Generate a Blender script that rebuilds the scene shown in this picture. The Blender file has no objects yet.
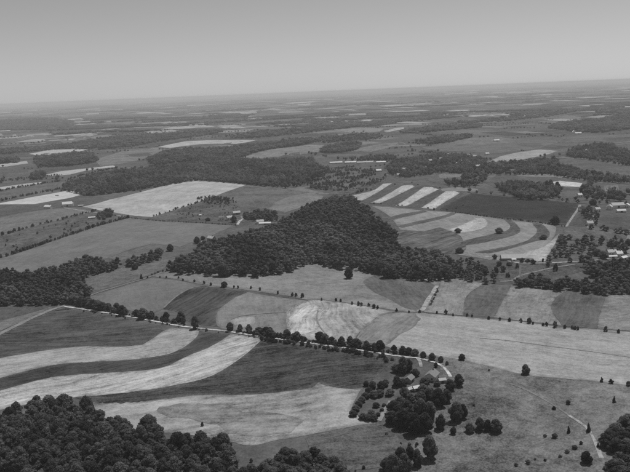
import bpy, math, random
import numpy as np
from mathutils import Vector, Matrix, noise as mnoise
from mathutils.geometry import delaunay_2d_cdt

random.seed(7)
rng = np.random.default_rng(11)
scene = bpy.context.scene
COL = scene.collection

# ------------------------------------------------------------------ camera
CAM_H = 200.0
FPX = 760.0                      # focal length in photo pixels (630 wide)
PITCH = math.radians(10.75)
ROLL = math.radians(-2.3)
CAM_M = Matrix.Rotation(math.pi / 2 - PITCH, 3, 'X') @ Matrix.Rotation(ROLL, 3, 'Z')
cam_data = bpy.data.cameras.new('camera')
cam_data.sensor_width = 36.0
cam_data.lens = FPX / 630.0 * 36.0
cam_data.clip_start = 1.0
cam_data.clip_end = 200000.0
cam = bpy.data.objects.new('camera', cam_data)
cam.matrix_world = Matrix.Translation((0, 0, CAM_H)) @ CAM_M.to_4x4()
COL.objects.link(cam)
scene.camera = cam

# ------------------------------------------------------------------ light
SUN_EL = math.radians(65)
SUN_AZ = math.radians(38)        # to the right of the view direction
world = bpy.data.worlds.new('World')
scene.world = world
world.use_nodes = True
wn = world.node_tree
wn.nodes.clear()
sky = wn.nodes.new('ShaderNodeTexSky')
sky.sky_type = 'NISHITA'
sky.sun_disc = False
sky.sun_elevation = SUN_EL
sky.sun_rotation = SUN_AZ
sky.air_density = 1.0
sky.dust_density = 0.1
bw = wn.nodes.new('ShaderNodeRGBToBW')        # the photograph is black and white
bg = wn.nodes.new('ShaderNodeBackground')
bg.inputs['Strength'].default_value = 0.064
wo = wn.nodes.new('ShaderNodeOutputWorld')
wn.links.new(sky.outputs['Color'], bw.inputs['Color'])
wn.links.new(bw.outputs['Val'], bg.inputs['Color'])
wn.links.new(bg.outputs['Background'], wo.inputs['Surface'])

sun_data = bpy.data.lights.new('sun', 'SUN')
sun_data.energy = 3.2
sun_data.angle = math.radians(0.5)
sun_data.color = (1, 1, 1)
sun = bpy.data.objects.new('sun', sun_data)
tosun = Vector((math.sin(SUN_AZ) * math.cos(SUN_EL), math.cos(SUN_AZ) * math.cos(SUN_EL), math.sin(SUN_EL)))
sun.rotation_euler = tosun.to_track_quat('Z', 'Y').to_euler()
sun.location = (0, 0, 500)
COL.objects.link(sun)

vs = scene.view_settings
scene.display_settings.display_device = 'sRGB'
vs.view_transform = 'Standard'
vs.look = 'None'
vs.exposure = 0.0
vs.gamma = 1.0
vs.use_curve_mapping = False
scene.render.film_transparent = False
scene.cycles.max_bounces = 5
scene.cycles.diffuse_bounces = 2
scene.cycles.volume_bounces = 1
scene.cycles.use_denoising = False

# ------------------------------------------------------------------ terrain
def smooth(a, b, v):
    t = np.clip((v - a) / (b - a), 0, 1)
    return t * t * (3 - 2 * t)

def terr(x, y):
    x = np.asarray(x, dtype=float); y = np.asarray(y, dtype=float)
    r = np.hypot(x, y)
    near = (2.6 * np.sin(x / 83 + 0.6) * np.sin(y / 97 + 1.1)
            + 1.7 * np.sin((x + 0.6 * y) / 61 + 2.0) + 1.3 * np.sin((x - 0.5 * y) / 47))
    w_near = smooth(150, 400, r) * (1 - 0.6 * smooth(1500, 4000, r))
    mid = 7 * np.sin(x / 410 + 1.3) * np.sin(y / 470 + 0.4) + 4 * np.sin((0.7 * x + y) / 330 + 2.2)
    w_mid = smooth(900, 2600, r)
    far = 16 * np.sin(x / 1900 + 0.9) * np.sin(y / 780 + 0.3) + 12 * np.sin((x * 0.35 + y) / 1150 + 1.0) \
        + 10 * np.sin((x * -0.2 + y) / 2900)
    w_far = smooth(4500, 11000, r)
    return near * w_near + mid * w_mid + far * w_far

def th(x, y):
    return float(terr(x, y))

def U(px, py, zoff=0.0):
    """photo pixel (630x472) -> point of the ground seen there"""
    d = CAM_M @ Vector(((px - 315.0) / FPX, -(py - 236.0) / FPX, -1.0))
    h = 0.0
    for i in range(14):
        t = (CAM_H - h - zoff) / max(-d.z, 0.004)
        nh = th(d.x * t, d.y * t)
        h = 0.5 * h + 0.5 * nh if i > 3 else nh
    return (d.x * t, d.y * t)

def P(pts, zoff=0.0):
    return [U(a, b, zoff) for a, b in pts]

def wide(pts):
    """land at the picture's right side goes on beyond it, along the same lines"""
    out = []; n = len(pts)
    for i, (a, b) in enumerate(pts):
        if a < 640: out.append((a, b)); continue
        (pa, pb), (na, nb) = pts[i - 1], pts[(i + 1) % n]
        first, last = pa < 640, na < 640
        if first == last: out.append((a, b)); continue
        qa, qb = (pa, pb) if first else (na, nb)
        sl = max(-0.12, min(0.12, (b - qb) / (a - qa)))
        e = (a + 130, b + 130 * sl)
        out += [(a, b), e] if first else [e, (a, b)]
    return out

INV = CAM_M.transposed()
def project(x, y, z):
    v = INV @ Vector((x, y, z - CAM_H))
    if v.z >= -1: return None
    return (315 + FPX * v.x / -v.z, 236 - FPX * v.y / -v.z)

# ------------------------------------------------------------------ materials
def lin(g):
    """grey of the print (0-255) -> albedo that gives about that grey in full sun"""
    c = g / 255.0
    l = c / 12.92 if c <= 0.04045 else ((c + 0.055) / 1.055) ** 2.4
    return max(l - 0.010, 0.012) * K_ALB
K_ALB = 0.94

def new_mat(name):
    m = bpy.data.materials.new(name)
    m.use_nodes = True
    nt = m.node_tree
    b = nt.nodes['Principled BSDF']
    b.inputs['Roughness'].default_value = 0.9
    b.inputs['Specular IOR Level'].default_value = 0.0
    return m, nt, b

def math_node(nt, op, a, b=None, c=None):
    n = nt.nodes.new('ShaderNodeMath'); n.operation = op
    for i, v in enumerate((a, b, c)):
        if v is None: continue
        if isinstance(v, (int, float)): n.inputs[i].default_value = v
        else: nt.links.new(v, n.inputs[i])
    return n.outputs[0]

def noise_node(nt, vec, scale, detail=3, rough=0.55, dist=0.0):
    n = nt.nodes.new('ShaderNodeTexNoise')
    n.inputs['Scale'].default_value = scale
    n.inputs['Detail'].default_value = detail
    n.inputs['Roughness'].default_value = rough
    n.inputs['Distortion'].default_value = dist
    nt.links.new(vec, n.inputs['Vector'])
    return n.outputs['Fac']

FIELD_MATS = {}
def field_mat(tone, ang, rows=0.3, mott=0.35, big=0.3, row_w=3.0):
    key = (round(tone, 3), round(ang, 1), rows, mott, big, row_w)
    if key in FIELD_MATS: return FIELD_MATS[key]
    m, nt, b = new_mat('field_surface')
    geo = nt.nodes.new('ShaderNodeNewGeometry')
    pos = geo.outputs['Position']
    # distort the coordinates a little so that the rows wander
    nd = nt.nodes.new('ShaderNodeTexNoise'); nd.inputs['Scale'].default_value = 0.012; nd.inputs['Detail'].default_value = 2
    nt.links.new(pos, nd.inputs['Vector'])
    sc_ = nt.nodes.new('ShaderNodeVectorMath'); sc_.operation = 'SCALE'; sc_.inputs['Scale'].default_value = 26.0
    nt.links.new(nd.outputs['Color'], sc_.inputs[0])
    ad = nt.nodes.new('ShaderNodeVectorMath'); ad.operation = 'ADD'
    nt.links.new(pos, ad.inputs[0]); nt.links.new(sc_.outputs[0], ad.inputs[1])
    mp = nt.nodes.new('ShaderNodeMapping')
    mp.vector_type = 'TEXTURE'
    mp.inputs['Rotation'].default_value = (0, 0, ang)
    mp.inputs['Scale'].default_value = (30.0, row_w, 1e4)
    nt.links.new(ad.outputs[0], mp.inputs['Vector'])
    row = noise_node(nt, mp.outputs['Vector'], 1.0, 3, 0.6)
    mp2 = nt.nodes.new('ShaderNodeMapping'); mp2.vector_type = 'TEXTURE'
    mp2.inputs['Rotation'].default_value = (0, 0, ang)
    mp2.inputs['Scale'].default_value = (70.0, 16.0, 1e4)
    nt.links.new(ad.outputs[0], mp2.inputs['Vector'])
    band = noise_node(nt, mp2.outputs['Vector'], 1.0, 2, 0.5)
    n1 = noise_node(nt, pos, 0.017, 4, 0.6, 0.6)
    n2 = noise_node(nt, pos, 0.12, 4, 0.65)
    n3 = noise_node(nt, pos, 0.9, 3, 0.7)
    n4 = noise_node(nt, pos, 0.33, 3, 0.7)
    def cen(o, k): return math_node(nt, 'MULTIPLY', math_node(nt, 'SUBTRACT', o, 0.5), k)
    s = math_node(nt, 'ADD', cen(row, rows * 3.4), cen(n1, big * 3.4))
    s = math_node(nt, 'ADD', s, cen(band, rows * 2.2))
    s = math_node(nt, 'ADD', s, cen(n2, mott * 3.2))
    s = math_node(nt, 'ADD', s, cen(n3, mott * 4.6))
    s = math_node(nt, 'ADD', s, cen(n4, mott * 2.6))
    # weedy margin along the border of the field
    at = nt.nodes.new('ShaderNodeAttribute'); at.attribute_name = 'edge'
    ew = math_node(nt, 'ADD', at.outputs['Fac'], cen(n2, 1.6))
    mr = nt.nodes.new('ShaderNodeMapRange'); mr.inputs['From Min'].default_value = 0.0; mr.inputs['From Max'].default_value = 0.7
    nt.links.new(ew, mr.inputs['Value'])
    mx = nt.nodes.new('ShaderNodeMix'); mx.inputs['A'].default_value = tone * 0.5 + lin(104) * 0.5; mx.inputs['B'].default_value = tone
    nt.links.new(mr.outputs[0], mx.inputs['Factor'])
    f = math_node(nt, 'MULTIPLY', math_node(nt, 'MAXIMUM', math_node(nt, 'ADD', s, 1.0), 0.25), mx.outputs[0])
    cb = nt.nodes.new('ShaderNodeCombineColor')
    for k in range(3): nt.links.new(f, cb.inputs[k])
    nt.links.new(cb.outputs[0], b.inputs['Base Color'])
    bu = nt.nodes.new('ShaderNodeBump'); bu.inputs['Strength'].default_value = 0.35; bu.inputs['Distance'].default_value = 0.5
    nt.links.new(n3, bu.inputs['Height']); nt.links.new(bu.outputs[0], b.inputs['Normal'])
    FIELD_MATS[key] = m
    return m

def plain_mat(name, g, var=0.25, scale=0.6, rough=0.8):
    m, nt, b = new_mat(name)
    tc = nt.nodes.new('ShaderNodeNewGeometry')
    n = noise_node(nt, tc.outputs['Position'], scale, 4, 0.6)
    f = math_node(nt, 'MULTIPLY', math_node(nt, 'ADD', math_node(nt, 'MULTIPLY', math_node(nt, 'SUBTRACT', n, 0.5), var * 2), 1.0), g)
    cb = nt.nodes.new('ShaderNodeCombineColor')
    for k in range(3): nt.links.new(f, cb.inputs[k])
    nt.links.new(cb.outputs[0], b.inputs['Base Color'])
    b.inputs['Roughness'].default_value = rough
    return m

def leaf_mat(name, base, mass):
    m, nt, b = new_mat(name)
    geo = nt.nodes.new('ShaderNodeNewGeometry')
    if mass:
        at = nt.nodes.new('ShaderNodeAttribute'); at.attribute_name = 'tone'
        rnd = at.outputs['Fac']
    else:
        oi = nt.nodes.new('ShaderNodeObjectInfo'); rnd = oi.outputs['Random']
    n = noise_node(nt, geo.outputs['Position'], 0.45, 3, 0.6)
    v = math_node(nt, 'ADD', math_node(nt, 'MULTIPLY', rnd, 1.05), 0.45)
    v2 = math_node(nt, 'ADD', math_node(nt, 'MULTIPLY', n, 1.2), 0.4)
    f = math_node(nt, 'MULTIPLY', math_node(nt, 'MULTIPLY', v, v2), base)
    cb = nt.nodes.new('ShaderNodeCombineColor')
    for k in range(3): nt.links.new(f, cb.inputs[k])
    nt.links.new(cb.outputs[0], b.inputs['Base Color'])
    b.inputs['Roughness'].default_value = 0.75
    tr = nt.nodes.new('ShaderNodeBsdfTranslucent'); nt.links.new(cb.outputs[0], tr.inputs['Color'])
    ms = nt.nodes.new('ShaderNodeMixShader'); ms.inputs['Fac'].default_value = 0.48
    nt.links.new(b.outputs[0], ms.inputs[1]); nt.links.new(tr.outputs[0], ms.inputs[2])
    nt.links.new(ms.outputs[0], nt.nodes['Material Output'].inputs['Surface'])
    b.inputs['Specular IOR Level'].default_value = 0.05
    return m

LEAF = 0.138
M_LEAF = leaf_mat('leaves', LEAF, False)
M_LEAFM = leaf_mat('leaf_canopy', LEAF, True)
M_BARK = plain_mat('bark', 0.07, 0.3, 3.0)
M_ROADS = {}
def road_mat(g):
    """worn dirt with grass growing into it"""
    if g in M_ROADS: return M_ROADS[g]
    m, nt, b = new_mat('dirt_road')
    geo = nt.nodes.new('ShaderNodeNewGeometry'); pos = geo.outputs['Position']
    n1 = noise_node(nt, pos, 0.22, 4, 0.7); n2 = noise_node(nt, pos, 1.4, 3, 0.6)
    mr = nt.nodes.new('ShaderNodeMapRange'); mr.inputs['From Min'].default_value = 0.36; mr.inputs['From Max'].default_value = 0.56
    nt.links.new(n1, mr.inputs['Value'])
    mx = nt.nodes.new('ShaderNodeMix'); mx.inputs['A'].default_value = lin(g * 0.45 + 48); mx.inputs['B'].default_value = lin(g)
    nt.links.new(mr.outputs[0], mx.inputs['Factor'])
    f = math_node(nt, 'MULTIPLY', mx.outputs[0], math_node(nt, 'ADD', math_node(nt, 'MULTIPLY', n2, 0.6), 0.7))
    cb = nt.nodes.new('ShaderNodeCombineColor')
    for k in range(3): nt.links.new(f, cb.inputs[k])
    nt.links.new(cb.outputs[0], b.inputs['Base Color'])
    M_ROADS[g] = m
    return m

# ground of the plain: rough grass near by, a patchwork of fields and woods far away
def ground_mat():
    m, nt, b = new_mat('plain_ground')
    geo = nt.nodes.new('ShaderNodeNewGeometry'); pos = geo.outputs['Position']
    n1 = noise_node(nt, pos, 0.008, 4, 0.6, 0.4)
    n2 = noise_node(nt, pos, 0.09, 4, 0.65)
    n3 = noise_node(nt, pos, 0.7, 3, 0.7)
    vo = nt.nodes.new('ShaderNodeTexVoronoi'); vo.inputs['Scale'].default_value = 1 / 330.0
    vo.distance = 'CHEBYCHEV'
    nt.links.new(pos, vo.inputs['Vector'])
    bwn = nt.nodes.new('ShaderNodeSeparateColor'); nt.links.new(vo.outputs['Color'], bwn.inputs[0])
    ln = nt.nodes.new('ShaderNodeVectorMath'); ln.operation = 'LENGTH'; nt.links.new(pos, ln.inputs[0])
    mr = nt.nodes.new('ShaderNodeMapRange'); mr.inputs['From Min'].default_value = 2200; mr.inputs['From Max'].default_value = 5000
    nt.links.new(ln.outputs['Value'], mr.inputs['Value'])
    wood = noise_node(nt, pos, 0.0011, 3, 0.55, 0.5)
    cells = math_node(nt, 'MULTIPLY', math_node(nt, 'SUBTRACT', bwn.outputs[0], 0.45), 0.9)
    wd = math_node(nt, 'MULTIPLY', math_node(nt, 'GREATER_THAN', wood, 0.52), -0.45)
    farv = math_node(nt, 'MULTIPLY', math_node(nt, 'ADD', cells, wd), mr.outputs[0])
    def cen(o, k): return math_node(nt, 'MULTIPLY', math_node(nt, 'SUBTRACT', o, 0.5), k)
    s = math_node(nt, 'ADD', cen(n1, 1.3), cen(n2, 1.5))
    s = math_node(nt, 'ADD', s, cen(n3, 1.3))
    s = math_node(nt, 'ADD', s, farv)
    f = math_node(nt, 'MULTIPLY', math_node(nt, 'MAXIMUM', math_node(nt, 'ADD', s, 1.0), 0.3), lin(97))
    cb = nt.nodes.new('ShaderNodeCombineColor')
    for k in range(3): nt.links.new(f, cb.inputs[k])
    nt.links.new(cb.outputs[0], b.inputs['Base Color'])
    bu = nt.nodes.new('ShaderNodeBump'); bu.inputs['Strength'].default_value = 0.4; bu.inputs['Distance'].default_value = 0.6
    nt.links.new(n3, bu.inputs['Height']); nt.links.new(bu.outputs[0], b.inputs['Normal'])
    return m

# ------------------------------------------------------------------ mesh helpers
def mesh_np(name, V, F, mat, smooth_=False, tone=None):
    """V (n,3), F (m,3) -> mesh"""
    me = bpy.data.meshes.new(name)
    V = np.asarray(V, dtype=np.float32); F = np.asarray(F, dtype=np.int32)
    k = F.shape[1]
    me.vertices.add(len(V)); me.vertices.foreach_set('co', V.ravel())
    me.loops.add(F.size); me.loops.foreach_set('vertex_index', F.ravel())
    me.polygons.add(len(F))
    me.polygons.foreach_set('loop_start', np.arange(len(F), dtype=np.int32) * k)
    if smooth_: me.polygons.foreach_set('use_smooth', np.ones(len(F), dtype=bool))
    me.update(calc_edges=True)
    if tone is not None:
        a = me.attributes.new('tone', 'FLOAT', 'POINT')
        a.data.foreach_set('value', np.asarray(tone, dtype=np.float32))
    me.materials.append(mat)
    return me

def link(name, me, parent=None):
    o = bpy.data.objects.new(name, me)
    COL.objects.link(o)
    if parent is not None: o.parent = parent
    return o

def tag(o, label=None, cat=None, group=None, kind=None):
    if label: o['label'] = label
    if cat: o['category'] = cat
    if group: o['group'] = group
    if kind: o['kind'] = kind
    return o

# ------------------------------------------------------------------ ground sheet
def build_ground():
    rs = [0.0, 12.0]
    while rs[-1] < 60000:
        rs.append(rs[-1] * (1.09 if rs[-1] < 330 else 1.013 if rs[-1] < 1700 else 1.03))
    ang = np.concatenate([np.arange(-180, -45, 3.0), np.arange(-45, 45, 0.5), np.arange(45, 180, 3.0)])
    a = np.radians(ang); n = len(a)
    V = [(0, 0, th(0, 0))]
    R = np.array(rs[1:])
    X = np.outer(R, np.sin(a)); Y = np.outer(R, np.cos(a)); Z = terr(X, Y)
    V = np.vstack([[[0, 0, th(0, 0)]], np.stack([X.ravel(), Y.ravel(), Z.ravel()], 1)])
    j = np.arange(n); jn = (j + 1) % n
    F = [np.stack([np.zeros(n, int), 1 + jn, 1 + j], 1)]
    for i in range(len(R) - 1):
        b0 = 1 + i * n; b1 = b0 + n
        F.append(np.stack([b0 + j, b0 + jn, b1 + jn], 1)); F.append(np.stack([b0 + j, b1 + jn, b1 + j], 1))
    o = link('ground', mesh_np('ground', V, np.vstack(F), ground_mat(), True))
    tag(o, kind='structure')
build_ground()

def dist_of(poly):
    c = np.mean(np.array(poly), 0); return float(np.hypot(*c))

def off_for(x, y, level):
    return (0.05 + 0.035 * level) * (1 + np.hypot(x, y) / 900.0)

SHEETS = [0]
def rounded(A):
    """curve through the corners of an outline; sharp corners stay sharp"""
    n = len(A); sharp = []
    for i in range(n):
        u = A[i] - A[i - 1]; v = A[(i + 1) % n] - A[i]
        c = float(np.dot(u, v) / (np.hypot(*u) * np.hypot(*v) + 1e-9))
        sharp.append(c < 0.55)
    out = []
    for i in range(n):
        p1, p2 = A[i], A[(i + 1) % n]
        p0 = A[i - 1] if not sharp[i] else p1 - (p2 - p1) * 0.6
        p3 = A[(i + 2) % n] if not sharp[(i + 1) % n] else p2 + (p2 - p1) * 0.6
        # limit the handles so that long neighbours do not make the curve swing
        L = np.hypot(*(p2 - p1))
        m1 = (p2 - p0) * 0.5; m2 = (p3 - p1) * 0.5
        for m in (m1, m2):
            k = np.hypot(*m)
            if k > L: m *= L / k
        for t in (0, .2, .4, .6, .8):
            t2, t3 = t * t, t ** 3
            out.append((2 * t3 - 3 * t2 + 1) * p1 + (t3 - 2 * t2 + t) * m1 + (-2 * t3 + 3 * t2) * p2 + (t3 - t2) * m2)
    return np.array(out)

def sheet(name, poly, level, mat, wob=0.7):
    SHEETS[0] += 1
    level = level * 1.1 + (SHEETS[0] % 97) * 0.004
    """a piece of land: polygon laid over the terrain"""
    A = np.array(poly); c = A.mean(0); d = float(np.hypot(*c))
    ext = max(np.ptp(A[:, 0]), np.ptp(A[:, 1]))
    if len(A) > 4 and d < 1300: A = rounded(A)
    sb = max(3.0, d * (0.006 if d < 1700 else 0.02))
    pts = []
    n = len(A)
    sd = random.random() * 100
    for i in range(n):
        p, q = A[i], A[(i + 1) % n]
        L = np.hypot(*(q - p)); k = max(1, int(L / sb))
        nrm = np.array([-(q - p)[1], (q - p)[0]]) / max(L, 1e-6)
        for t in range(k):
            f = t / k
            w = p + (q - p) * f
            wv = mnoise.noise(Vector((w[0] / 9.0, w[1] / 9.0, sd))) * wob + mnoise.noise(Vector((w[0] / 40.0, w[1] / 40.0, sd))) * wob * 1.5
            pts.append(w + nrm * wv)
    B = np.array(pts)
    nb = len(B)
    s = min(max(5.0, ext / (28.0 if d < 1700 else 7.0)), 8 + d * (0.008 if d < 1700 else 0.06))
    gx = np.arange(A[:, 0].min() + s / 2, A[:, 0].max(), s); gy = np.arange(A[:, 1].min() + s / 2, A[:, 1].max(), s)
    G = np.array([(x, y) for x in gx for y in gy]) if len(gx) and len(gy) else np.zeros((0, 2))
    if len(G):
        G = G[inside(G, B)]
    allp = np.vstack([B, G]) if len(G) else B
    vs_ = [Vector((x - c[0], y - c[1])) for x, y in allp]
    ed = [(i, (i + 1) % nb) for i in range(nb)]
    r = delaunay_2d_cdt(vs_, ed, [], 1, 1e-3)
    W = np.array([(v.x + c[0], v.y + c[1]) for v in r[0]])
    F = np.array([f for f in r[2] if len(f) == 3])
    Z = terr(W[:, 0], W[:, 1]) + off_for(W[:, 0], W[:, 1], level)
    V = np.column_stack([W, Z])
    # face up
    e1 = V[F[:, 1]] - V[F[:, 0]]; e2 = V[F[:, 2]] - V[F[:, 0]]
    up = e1[:, 0] * e2[:, 1] - e1[:, 1] * e2[:, 0]
    F[up < 0] = F[up < 0][:, ::-1]
    me = mesh_np(name, V, F, mat, True)
    e = np.ones(len(W))
    if d < 1500:
        seg = B[np.newaxis, ::1, :]
        for i0 in range(0, len(W), 400):
            e[i0:i0 + 400] = np.sqrt(((W[i0:i0 + 400, None, :] - seg) ** 2).sum(2)).min(1) / 5.0
    at = me.attributes.new('edge', 'FLOAT', 'POINT'); at.data.foreach_set('value', np.clip(e, 0, 1).astype(np.float32))
    return link(name, me)

def inside(Q, B):
    x, y = Q[:, 0], Q[:, 1]
    r = np.zeros(len(Q), bool)
    n = len(B); j = n - 1
    for i in range(n):
        xi, yi = B[i]; xj, yj = B[j]
        c = ((yi > y) != (yj > y))
        if c.any():
            xx = (xj - xi) * (y - yi) / ((yj - yi) if yj != yi else 1e-9) + xi
            r ^= c & (x < xx)
        j = i
    return r

def main_axis(poly):
    A = np.array(poly); A = A - A.mean(0)
    w, v = np.linalg.eigh(A.T @ A)
    a = v[:, 1]
    return math.atan2(a[1], a[0])

def field(name, tone, px, level=1, rows=0.3, mott=0.35, big=0.3, ang=None, label=None, row_w=3.0, wob=0.7):
    tone = tone + 8 + max(0, 100 - tone) * 0.25 + max(0, min(13, (tone - 112) * 0.5))      # as measured on the print
    poly = P(wide(px))
    if ang is None: ang = main_axis(poly)
    o = sheet(name, poly, level, field_mat(lin(tone), ang, rows, mott, big, row_w), wob)
    tag(o, label, kind='structure')
    POLYS.append(np.array(poly))
    return o
POLYS = []

def ribbon(name, tone, px, width, level=4, label=None):
    level = 4.2 + 0.3 * (level - 4)
    pts = [np.array(p) for p in P(px)]
    # resample with a Catmull-Rom curve
    Q = []
    for i in range(len(pts) - 1):
        p0 = pts[max(i - 1, 0)]; p1 = pts[i]; p2 = pts[i + 1]; p3 = pts[min(i + 2, len(pts) - 1)]
        k = max(2, int(np.hypot(*(p2 - p1)) / 6))
        for t in np.arange(k) / k:
            Q.append(0.5 * (2 * p1 + (p2 - p0) * t + (2 * p0 - 5 * p1 + 4 * p2 - p3) * t * t + (3 * p1 - p0 - 3 * p2 + p3) * t ** 3))
    Q.append(pts[-1]); Q = np.array(Q)
    T = np.gradient(Q, axis=0); T /= np.maximum(np.linalg.norm(T, axis=1, keepdims=True), 1e-6)
    N = np.stack([-T[:, 1], T[:, 0]], 1)
    sd = random.random() * 50
    wl = np.array([width * (0.5 + 0.22 * mnoise.noise(Vector((i * 0.35, sd, 0)))) for i in range(len(Q))])
    wr = np.array([width * (0.5 + 0.22 * mnoise.noise(Vector((i * 0.35, sd, 9)))) for i in range(len(Q))])
    Lp = Q + N * wl[:, None]; Rp = Q - N * wr[:, None]
    W = np.vstack([Lp, Rp]); n = len(Q)
    Z = terr(W[:, 0], W[:, 1]) + off_for(W[:, 0], W[:, 1], level)
    i = np.arange(n - 1)
    F = np.vstack([np.stack([i, n + i, n + i + 1], 1), np.stack([i, n + i + 1, i + 1], 1)])
    o = link(name, mesh_np(name, np.column_stack([W, Z]), F, road_mat(tone), True))
    tag(o, label, kind='structure')
    return o

# ------------------------------------------------------------------ fields (outlines are where the photo shows them on the ground)
def F_(name, tone, pts, **k): return field(name, tone, pts, **k)

# foreground, right
F_('pasture', 105, [(440, 356), (467, 361), (493, 367), (521, 374), (564, 379), (593, 381), (640, 388), (700, 520), (330, 520), (372, 480), (400, 465), (415, 440), (436, 400)],
   rows=0.12, mott=0.5, big=0.6, label='grazed pasture with bare patches in the lower right')
F_('hay_field', 137, [(381, 314), (410, 313), (450, 315.5), (479, 318.5), (507, 320.5), (536, 323.5), (564, 327.5), (593, 329), (660, 334), (660, 390), (593, 381), (564, 378.6), (521, 374), (493, 367), (467, 361), (450, 358), (420, 355), (400, 350), (355, 340), (362, 330)],
   rows=0.22, mott=0.25, big=0.2, label='long pale hay field above the pasture')
F_('hay_field', 122, [(381, 314), (412, 313), (420, 320), (395, 340), (385, 347), (355, 340), (362, 330)], level=2, rows=0.3, mott=0.25, big=0.3, wob=2,
   label='slightly darker end of the long hay field by the road')
F_('hay_field', 136, [(287, 313), (296, 306), (310, 300.5), (320, 300), (351, 304), (376, 308), (395, 312), (381, 315), (362, 330), (354, 341), (330, 343), (300, 338), (289, 335)],
   rows=0.4, mott=0.3, big=0.55, label='pale mown field with curved swaths beside the farm road')
F_('hay_field', 158, [(288, 314), (300, 307), (318, 303), (326, 312), (316, 330), (300, 336), (290, 334)], level=2, rows=0.5, mott=0.3, big=0.5, wob=2.5,
   label='brightest mown corner of the field with curved swaths')
F_('stubble_field', 118, [(248, 292), (264, 295), (308, 301), (296, 306), (287, 313), (289, 336), (262, 334), (240, 331), (219, 328), (216, 318), (221, 308), (234, 298)],
   rows=0.2, mott=0.25, big=0.3, label='grey stubble field between the dark ploughed field and the mown field')
F_('stubble_field', 143, [(230, 320), (240, 317), (255, 316), (256, 322), (252, 328), (236, 328)], level=2, rows=0.2, mott=0.25, wob=1.5,
   label='light patch inside the grey stubble field')
F_('ploughed_field', 62, [(163, 309), (175, 298), (188, 290.5), (201, 287), (214, 287.5), (248, 291.5), (234, 298), (221, 308), (216, 318), (218, 327), (201, 325), (183, 319), (176, 312)],
   rows=0.7, mott=0.3, big=0.4, ang=1.2, label='dark ploughed field curving down to the farm road')
F_('hay_field', 109, [(78, 303), (97, 294.5), (127, 285.5), (152, 278), (160, 278.5), (178, 280.5), (201, 285.5), (188, 290), (175, 298), (163, 309), (150, 314), (120, 309)],
   rows=0.12, mott=0.2, big=0.2, label='smooth grey field above the tree lined road on the left')
# band in front of the main wood
F_('hay_field', 119, [(152, 276.5), (170, 269), (214, 271), (239, 272), (264, 273), (290, 267), (308, 258), (338, 262), (364, 266), (386, 271), (409, 274), (440, 278), (437, 287), (424, 311), (410, 312.3), (376, 307.5), (351, 303.5), (320, 299.5), (308, 300), (287, 296), (247, 290), (201, 284.5), (178, 279.8), (160, 277.6)],
   rows=0.15, mott=0.3, big=0.35, label='grey meadow along the front of the main wood')
F_('crop_field', 92, [(363, 282), (368, 278), (376, 275), (390, 274), (405, 275.5), (418, 278), (431, 283), (435, 288), (425, 305), (416, 311), (405, 308), (388, 299), (372, 291)],
   level=2, rows=0.35, mott=0.3, big=0.3, label='dark rounded crop patch at the end of the meadow')
F_('stubble_field', 122, [(439, 287), (442, 278), (460, 279), (484, 284), (472, 291), (465, 300), (463, 315.5), (424, 312)], rows=0.25, label='pale strip right of the bright track')
F_('crop_field', 88, [(484, 284.5), (511, 285.5), (506, 294), (500, 306), (494, 317.5), (463, 315.5), (464, 306), (471, 293)], rows=0.3, label='first dark strip under the right hand woods')
F_('stubble_field', 121, [(511, 285.5), (536, 286), (566, 291), (556, 298), (551, 308), (562, 326), (536, 322.5), (494, 317.5), (500, 306)], rows=0.25, label='pale strip between two dark strips under the right hand woods')
F_('crop_field', 88, [(556, 298), (566, 292), (580, 291), (607, 294), (601, 310), (597, 328.5), (562, 326), (551, 309)], rows=0.3, label='second dark strip under the right hand woods')
F_('stubble_field', 120, [(607, 294), (660, 294), (660, 333), (597, 328.5), (601, 310)], rows=0.25, label='pale strip at the right edge under the woods')
# foreground, left: contour strips
F_('crop_field', 78, [(-30, 303), (52, 303), (58, 306), (0, 331), (-30, 343)], rows=0.2, label='dark corner field left of the lane')
F_('hay_field', 108, [(-30, 331), (0, 321), (35, 312), (50, 307), (55, 307), (0, 331), (-30, 343)], level=2, rows=0.2, label='light verge strip along the lane')
F_('crop_field', 68, [(-40, 352), (0, 336), (27, 322), (53, 311), (66, 307.5), (85, 311), (105, 314.5), (125, 318), (157, 323.5), (178, 327.5), (166, 330), (155, 337), (142, 344.5), (122, 346.5), (76, 347), (25, 353.5), (-40, 366)],
   rows=0.55, mott=0.4, big=0.6, row_w=4.0, ang=0.1, label='dark crop field below the tree lined road')
F_('hay_strip', 138, [(-40, 366), (25, 353.5), (76, 347), (122, 346.5), (142, 344.5), (155, 337), (166, 330), (180, 328), (199, 331), (197, 337), (188, 344.5), (170, 354), (150, 357.5), (127, 360), (90, 362), (51, 365.5), (-40, 389)],
   rows=0.35, mott=0.25, big=0.35, label='upper pale contour strip curving down from the road')
F_('crop_strip', 60, [(-40, 389), (51, 365.5), (90, 362), (127, 360), (150, 357.5), (170, 354), (188, 344.5), (197, 337), (199, 331), (231, 334), (214, 345), (188, 356), (160, 368), (114, 372.5), (51, 377.5), (-40, 402)],
   rows=0.45, mott=0.35, big=0.5, label='narrow dark contour strip between the two pale strips')
F_('hay_strip', 150, [(-40, 402), (51, 377.5), (114, 372.5), (160, 368), (188, 356), (214, 345), (231, 334), (245, 336), (262, 339), (248, 352), (226, 368), (201, 380), (160, 388), (114, 394), (76, 397), (40, 402), (-40, 418)],
   rows=0.45, mott=0.3, big=0.3, label='lower pale contour strip, the widest and brightest')
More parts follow.
